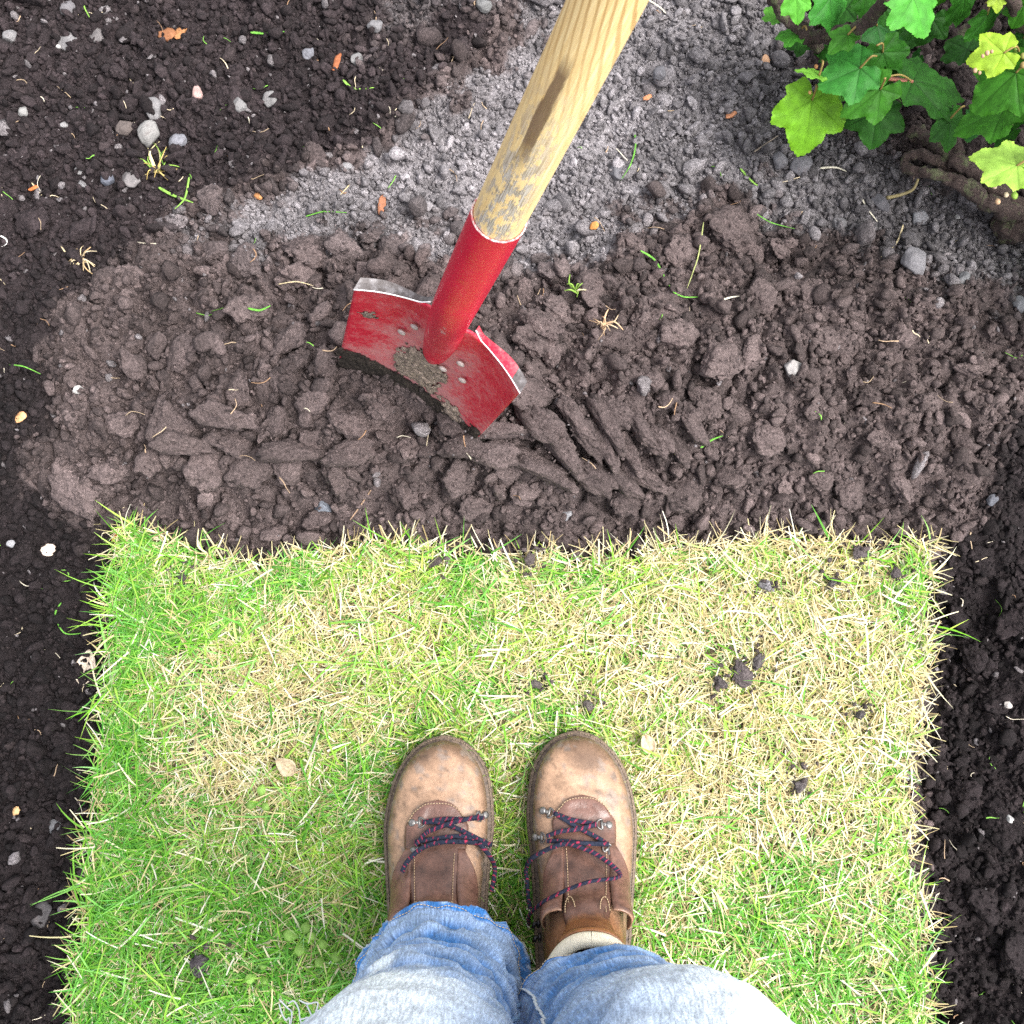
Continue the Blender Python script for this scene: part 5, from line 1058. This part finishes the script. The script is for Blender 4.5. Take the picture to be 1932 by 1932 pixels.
for px, py, r, c_, lab, grp in [
    (292, 211, 26, GREY, 'grey angular stone at the top of the little pile, upper left', None), (283, 253, 27, (.30, .29, .28), 'large pale grey stone just below another, upper left pile', None), (338, 270, 20, (.25, .25, .28), 'smooth grey stone right of the little pile, upper left', None), (237, 245, 20, (.15, .12, .11), 'brown-grey stone left of the little pile, upper left', None),
    (130, 83, 24, GREY, 'round grey stone beside a tiny white pebble near top left', None), (20, 72, 18, GREY, 'grey stone at the left edge near the top', None), (186, 70, 20, (.22, .2, .2), 'grey clod-like stone near top left, right of the round one', None), (133, 20, 20, (.2, .19, .2), 'grey stone close to the top edge, far left', None), (111, 89, 6, WHT, 'tiny white pebble touching the round grey stone', None),
    (373, 178, 15, PINK, 'pale pink pebble on dark soil, upper left', None), (205, 343, 17, BLUEG, 'dark blue-grey stone on dark soil left of the straw tuft', None), (154, 350, 12, (.3, .29, .3), 'narrow grey stone left of the blue-grey one', None), (249, 342, 22, (.24, .22, .22), 'lumpy pale clod below the pile and left of the straw tuft', None), (45, 212, 13, (.34, .33, .32), 'small pale stone near the left edge, upper part', None), (122, 237, 9, (.34, .33, .33), 'very small pale stone left of the stone pile', None),
    (148, 737, 11, WHT, 'white pebble on dark soil left of the mound', None), (610, 956, 22, (.20, .22, .26), 'bluish grey stone above the lawn edge, left half', None), (1069, 972, 13, (.34, .34, .36), 'small grey stone just above the lawn, middle', None), (1494, 698, 21, (.40, .375, .365), 'pale smooth stone on the brown soil, right half', None), (1721, 495, 30, (.23, .22, .235), 'large grey stone lying right of the dug soil, below the bush', None),
    (1470, 305, 20, (.16, .155, .17), 'grey stone below the bright front leaf, left of its twin', None), (1510, 316, 25, (.15, .145, .16), 'grey stone below the bright front leaf, right of its twin', None), (1732, 414, 20, (.26, .26, .28), 'pale grey stone under the mossy stems', None), (1660, 386, 22, (.13, .125, .14), 'dark grey stone left of the mossy stems', None), (1580, 425, 18, (.20, .19, .20), 'grey stone between the dug soil and the mossy stems', None), (1806, 410, 8, (.5, .49, .49), 'tiny white stone below the mossy stems', None),
    (1920, 575, 18, (.27, .27, .29), 'grey stone at the right edge above the trench', None), (1817, 530, 17, (.24, .24, .25), 'pale grey stone near the right edge below the bush', None), (1165, 330, 22, (.17, .165, .18), 'grey stone right of the wooden shaft in pale soil', None), (1245, 140, 18, (.16, .155, .17), 'grey stone right of the shaft near the top', None), (914, 14, 20, (.2, .2, .2), 'grey stone at the top edge left of the shaft', None), (708, 52, 18, (.25, .24, .25), 'grey stone in the upper middle left of the shaft', None), (582, 104, 16, (.22, .22, .25), 'bluish grey stone, upper left middle', None), (672, 115, 18, (.24, .235, .235), 'pale lumpy stone beside the orange wood splinter', None),
    (510, 190, 19, (.27, .26, .26), 'grey lumpy stone in the dark soil left of the shaft', None), (453, 200, 18, (.26, .25, .25), 'pale stone right of the pink pebble', None), (105, 1560, 16, (.2, .2, .21), 'grey stone beside the lower left lawn edge', None), (82, 1725, 24, (.12, .11, .115), 'large grey stone at lower left beside the lawn', None), (67, 1240, 9, (.45, .42, .42), 'small white stone left of the lawn, below the dry leaf', None), (21, 1027, 9, (.4, .4, .42), 'small pale stone at the left edge beside the lawn corner', None),
    (1870, 945, 13, (.13, .135, .16), 'small blue-grey stone at the right above the trench', None), (1900, 1330, 9, (.5, .46, .43), 'small pale stone in the right trench', None), (1905, 1545, 8, (.5, .49, .48), 'tiny white stone in the lower right trench', None), (655, 318, 12, (.33, .32, .33), 'small pale stone at the edge of the pale soil', None), (150, 322, 10, (.3, .29, .29), 'small grey stone left of the pile', None)]:
    x, y, z = on_ground(px, py); rr = r * .00060
    o = obj('stone', STONES[(px + py) % 6]); o.location = (x, y, z + rr * .28); o.scale = (rr, rr, rr); o.rotation_euler = (random.uniform(-.4, .4), random.uniform(-.4, .4), random.uniform(0, 6.28)); o.color = (*[q * .66 for q in c_], 1)
    tag(o, lab, 'stone', grp or 'stones scattered over the soil')
M['litter'] = tint_mat('plant_litter', .75, .2, var=(400, .25), bumps=(500, .5, .0006))
# wood and bark chips
for px, py, l, w, an, c_, lab in [(318, 68, 20, 14, .3, (.22, .095, .045), 'orange-brown bark chip, left of a pair near the top'), (342, 64, 19, 10, 1.1, (.30, .14, .06), 'orange-brown bark chip, right of a pair near the top'), (636, 120, 22, 7, 1.2, (.26, .09, .04), 'reddish wood splinter standing in the soil, upper left'), (721, 388, 24, 8, 1.45, (.26, .11, .06), 'reddish brown stick left of the shaft'), (1443, 118, 14, 8, 1.6, (.42, .25, .15), 'brown dry leaf scrap left of the bush'), (40, 788, 14, 10, .2, (.62, .33, .16), 'orange and white chip at the left edge beside the mound'), (93, 1038, 13, 12, .4, (.74, .60, .50), 'whitish chip with orange edge left of the lawn corner'), (1379, 219, 14, 6, .5, (.38, .17, .09), 'red-brown scrap on the pale soil right of the shaft'), (1221, 186, 9, 6, .2, (.50, .22, .11), 'small orange scrap on pale soil right of the shaft'), (1121, 428, 9, 7, .6, (.45, .20, .06), 'bright orange scrap right of the red socket'), (488, 372, 10, 7, -.3, (.40, .19, .08), 'orange scrap at the left end of the pale soil'), (65, 357, 12, 5, .1, (.50, .17, .06), 'orange scrap on dark soil near the left edge'), (30, 1530, 12, 8, .2, (.70, .44, .22), 'tan bark chip at lower left edge'), (1733, 372, 6, 6, 0, (.40, .18, .08), 'small round brown seed below the mossy stems'), (218, 1015, 12, 6, .8, (.60, .23, .07), 'orange leaf scrap at the lawn top left corner')]:
    x, y, z = on_ground(px, py, .002); v, f = ico(3); sd_ = px
    rad = 1 + .35 * fbm3(v[:, 0] * 1.7, v[:, 1] * 1.7, v[:, 2] * 1.7, 3, sd_); V = v * rad[:, None] * np.array([l, w, w * .45]) * .00058
    V[:, 2] += .0015 * np.sin(V[:, 0] * 300)
    o = obj('bark_chip', mesh_np('bark_chip', V, tris=f, col=np.array(c_) * (1 + .4 * fbm3(v[:, 0] * 3, v[:, 1] * 3, v[:, 2] * 3, 2, sd_)[:, None]).clip(.3, 1.8)), M['litter']); o.location = (x, y, z + .003); o.rotation_euler = (random.uniform(-.2, .2), random.uniform(-.3, .3), an)
    tag(o, lab, 'bark chip', 'bits of bark and leaf on the soil')
# pale dry leaf
def dry_leaf(px, py, L_, W_, an, col, lab, stalk=.03):
    x, y, z = on_ground(px, py, .003); t = np.linspace(0, 1, 24); s = np.linspace(-1, 1, 13); T, Sg = np.meshgrid(t, s, indexing='ij')
    wd = W_ * np.sin(np.pi * np.clip(T, .02, .995)**.8)**.8; X_ = Sg * wd; Y_ = (T - .5) * L_; Z_ = .004 * np.abs(Sg) + .003 * fbm2(X_ * 90, Y_ * 90, 2, px) + .003 * T**2
    vein = np.exp(-(Sg / .07)**2) + .5 * np.exp(-((((T - .35 * np.abs(Sg)) * 7) % 1 - .5) / .1)**2); C = np.array(col) * (1 + .15 * fbm2(X_ * 150, Y_ * 150, 3, 5))[..., None] * (1 - .35 * np.clip(vein, 0, 1))[..., None]
    o = obj('fallen_leaf', mesh_np('fallen_leaf', np.stack([X_, Y_, Z_], -1).reshape(-1, 3), grid_quads(13, 24), col=C.reshape(-1, 3)), M['litter']); o.location = (x, y, z); o.rotation_euler = (.1, -.1, an); tag(o, lab, 'leaf')
    sd2 = o.modifiers.new('solid', 'SOLIDIFY'); sd2.thickness = .0006
    P = np.array([[0, -L_ * .5, 0], [.004, -L_ * .5 - stalk * .5, -.002], [0, -L_ * .5 - stalk, -.004]]); v_, q_, t_ = tube(catmull(P, 14), .0008, 6); obj('stalk', mesh_np('stalk', v_, q_, t_, col=np.tile((.4, .28, .16), (len(v_), 1))), M['litter'], o)
dry_leaf(165, 1259, .040, .0125, -.25, (.60, .50, .40), 'pale beige dry leaf lying against the left lawn edge')
dry_leaf(1222, 1402, .022, .008, .4, (.46, .36, .24), 'small tan dry leaf on the grass above the right boot', .006)

dry_leaf(540, 1445, .024, .009, .9, (.45, .36, .24), 'small tan dry leaf in the grass left of the boots', .006)
# single blades and straws on the soil
def strand(name, pts, w, col, lab, cat, grp, flat=.35, lift=.0025, tipc=None):
    P = []
    for px, py in pts:
        x, y, z = on_ground(px, py, lift); P.append((x, y, z))
    P = np.array(P); zc = P[:, 2].copy()
    if len(P) > 2: P[:, 2] = np.maximum(zc, (zc + np.roll(zc, 1) + np.roll(zc, -1)) / 3) + .001
    k = len(P) * 6; C_ = catmull(P, k); r = w * (1 - .75 * np.linspace(0, 1, k)**3) * (.55 + .45 * np.minimum(np.linspace(0, 8, k), 1)); v_, q_, t_ = tube(C_, r, 6, flat=flat)
    cc = np.array(col) * .8 * (1 + .2 * RNG.normal(size=(len(v_), 1)).clip(-1.2, 1.2)); o = obj(name, None); bpy.data.objects.remove(o)
    org = C_[0]; o = obj(name, mesh_np(name, v_ - org, q_, t_, col=np.clip(cc, .01, .85)), M['litter']); o.location = org; return tag(o, lab, cat, grp)
G1, G2, SW, SW2 = (.13, .36, .05), (.24, .46, .08), (.60, .50, .30), (.70, .65, .52)
GC1 = 'loose green grass blades on the soil'; GC2 = 'loose dry straws on the soil'
for pts, w, c_, lab in [([(474, 66), (505, 64), (541, 60)], .0028, G1, 'straight green grass blade on dark soil near the top'), ([(648, 155), (668, 168), (706, 166)], .0026, G2, 'bent green blade left of the shaft, upper part'), ([(1197, 250), (1198, 280), (1190, 310), (1170, 345)], .0018, G1, 'tall thin green shoot right of the shaft'), ([(1207, 478), (1235, 492), (1255, 530), (1270, 552)], .0022, G1, 'long curved green blade on the brown soil right of the spade'), ([(1270, 552), (1290, 562), (1318, 566)], .0016, G1, 'short dark green blade ending the long curved one'), ([(1320, 440), (1318, 480), (1305, 520), (1296, 545)], .0013, (.38, .42, .16), 'thin yellow-green stalk on the brown soil right of the spade'),
                        ([(1396, 318), (1420, 345), (1436, 354)], .0022, G2, 'green clipping on the pale soil right of the shaft'), ([(1428, 405), (1450, 432), (1495, 440)], .0015, G1, 'curved thin green blade between pale and brown soil'), ([(1322, 845), (1340, 835), (1362, 825)], .0022, G1, 'short green clipping on the brown soil, lower right'), ([(468, 582), (490, 586), (512, 579)], .0024, G1, 'short green clipping on the brown mound left of the spade'), ([(300, 355), (330, 372), (365, 383)], .0030, G2, 'broad green blade below the straw tuft'), ([(360, 340), (350, 375), (330, 395)], .0022, G2, 'green blade beside the straw tuft'), ([(578, 412), (610, 400), (655, 402)], .0016, G1, 'thin curved green blade above the brown mound'),
                        ([(116, 1437 - 300), (105, 1160), (125, 1195), (160, 1525 - 330)], .0018, G1, 'slender green blade left of the lawn'), ([(20, 690), (45, 692), (70, 700)], .0014, G1, 'thin green blade at the left edge beside the mound'), ([(160, 12), (165, 25), (172, 38)], .0016, G2, 'small green clipping near the top left stones')]:
    strand('grass_clipping', pts, w * .62, c_, lab, 'grass clipping', GC1)
for pts, w, c_, lab in [([(1546, 318), (1575, 318), (1597, 325)], .0022, SW2, 'bent whitish straw on grey soil below the bush'), ([(1625, 375), (1640, 400), (1655, 420)], .0018, SW2, 'pale straw beside the dark grey stone'), ([(1700, 430), (1690, 460), (1662, 485)], .0018, SW, 'forked pale straw left of the large grey stone'), ([(1222, 0), (1245, 15), (1258, 28)], .0018, SW2, 'straw at the top edge right of the shaft'), ([(1422, 288), (1445, 272), (1468, 258)], .0016, (.34, .28, .22), 'thin greyish twig left of the bright front leaf'), ([(1340, 575), (1370, 568), (1395, 560)], .0022, SW2, 'short white straw near the long curved green blade'),
                        ([(0, 445), (12, 452), (14, 462), (4, 466)], .0018, (.8, .78, .74), 'white curled straw at the left edge'), ([(60, 345), (80, 370)], .0014, SW, 'short straw on dark soil near the left edge'), ([(120, 470), (140, 500), (152, 520)], .0016, SW, 'dry root straw near the left edge, above the mound'), ([(700, 925), (680, 955), (663, 985)], .0018, (.36, .24, .16), 'thin brown root above the lawn edge'), ([(660, 348), (640, 370)], .0014, SW, 'short straw at the left of the pale soil'), ([(525, 545 - 8), (560, 532), (590, 536)], .0012, SW, 'thin pale straw across the top of the mound')]:
    strand('straw', pts, w * .6, c_, lab, 'straw', GC2)
rs_ = random.Random(21)
# tufts of dry roots and straw
def tuft(px, py, n_, L_, cols, lab):
    x, y, z = on_ground(px, py, .003); root = empty('grass_tuft', (x, y, z)); tag(root, lab, 'grass tuft')
    for k in range(n_):
        an = rs_.uniform(0, 6.28); l = L_ * rs_.uniform(.4, 1.1); bend = rs_.uniform(-.6, .6)
        P = np.array([[rs_.gauss(0, .002), rs_.gauss(0, .002), 0], [math.cos(an) * l * .5, math.sin(an) * l * .5, rs_.uniform(.003, .012)], [math.cos(an + bend) * l, math.sin(an + bend) * l, rs_.uniform(-.001, .008)]])
        v_, q_, t_ = tube(catmull(P, 12), np.linspace(.0010, .0004, 12) * rs_.uniform(.7, 1.5), 5, flat=.5); c_ = np.array(rs_.choice(cols)) * rs_.uniform(.8, 1.2); obj('blade', mesh_np('blade', v_, q_, t_, col=np.tile(c_, (len(v_), 1))), M['litter'], root)
tuft(297, 322, 22, .034, [(.55, .45, .20), (.45, .33, .12), (.62, .55, .3), (.2, .34, .06)], 'yellow tuft of dry grass below the stone pile')
tuft(154, 490, 16, .026, [(.55, .42, .25), (.6, .5, .33), (.4, .28, .15)], 'dry uprooted tuft of straw near the left edge')
tuft(1140, 725 - 110, 12, .02, [(.45, .3, .18), (.4, .3, .2)], 'small root tuft on the brown soil right of the spade')
tuft(1085, 548, 9, .018, [(.2, .34, .06), (.55, .5, .3)], 'small green and straw sprout right of the red socket')
tuft(395, 1040 + 8, 12, .03, [(.45, .36, .18), (.25, .4, .08), (.6, .52, .33)], 'straggly roots hanging at the lawn edge, left half')
# very small straws, roots and clippings: uncountable
parts, cols = [], []
for k in range(620):
    x, y = rs_.uniform(-.66, .66), rs_.uniform(-.3, .92)
    if lawn_sd(np.array([x]), np.array([y]))[0] > -.01: continue
    dr, wt = zones(np.array([x]), np.array([y]))
    if wt[0] < .5 and rs_.random() < .45: continue
    z = ground_z(x, y) + .0035; an = rs_.uniform(0, 6.28); l = rs_.uniform(.006, .024); w = rs_.uniform(-.5, .5); P = [(x, y, z)]
    for j in range(3): an += w + rs_.gauss(0, .25); P.append((P[-1][0] + math.cos(an) * l / 3, P[-1][1] + math.sin(an) * l / 3, z + rs_.uniform(-.001, .0025)))
    v_, q_, t_ = tube(catmull(np.array(P), 9), np.linspace(.0006, .0003, 9) * rs_.uniform(.6, 1.5), 4, flat=.6); parts.append((v_, q_, t_))
    c_ = rs_.choice([(.55, .46, .32), (.62, .56, .44), (.42, .3, .2), (.16, .36, .06), (.4, .3, .2), (.28, .17, .1)]); cols.append(np.tile(np.array(c_) * rs_.uniform(.7, 1.2), (len(v_), 1)))
v_, q_, t_ = merge(parts); tag(obj('root_fibres', mesh_np('root_fibres', v_, q_, t_, col=np.vstack(cols)), M['litter']), 'fine roots, straws and clippings strewn over the soil', 'roots', kind='stuff')
# broad-leaved weeds in the lawn
def weed(px, py, n_, L_, lab):
    x, y = (float(v) for v in at(px, py, .01)); root = tag(empty('weed', (x, y, .004)), lab, 'weed', 'small broad-leaved weeds in the lawn')
    for k in range(n_):
        an = 6.28 * k / n_ + rs_.uniform(-.4, .4); l = L_ * rs_.uniform(.7, 1.1); t = np.linspace(0, 1, 12); s = np.linspace(-1, 1, 7); T, Sg = np.meshgrid(t, s, indexing='ij'); wd = l * .36 * np.sin(np.pi * np.clip(T, .03, .99))**.7
        X_ = Sg * wd; Y_ = .004 + T * l; Z_ = .007 + .006 * np.sin(T * 2.6) - .003 * np.abs(Sg)
        V = np.stack([X_ * math.cos(an) - Y_ * math.sin(an), X_ * math.sin(an) + Y_ * math.cos(an), Z_], -1).reshape(-1, 3); obj('leaf', mesh_np('leaf', V, grid_quads(7, 12), col=np.tile(np.array((.26, .44, .10)) * rs_.uniform(.8, 1.2), (len(V), 1))), M['grass'], root)
weed(570, 1770, 4, .015, 'clover-like weed with pale round leaves left of the jeans'); weed(615, 1800, 3, .013, 'small round-leaved weed nearest the left jeans leg'); weed(490, 1910 - 72, 3, .012, 'small weed in the grass at lower left of the jeans'); weed(490, 1510, 3, .012, 'tiny round-leaved weed left of the boots')
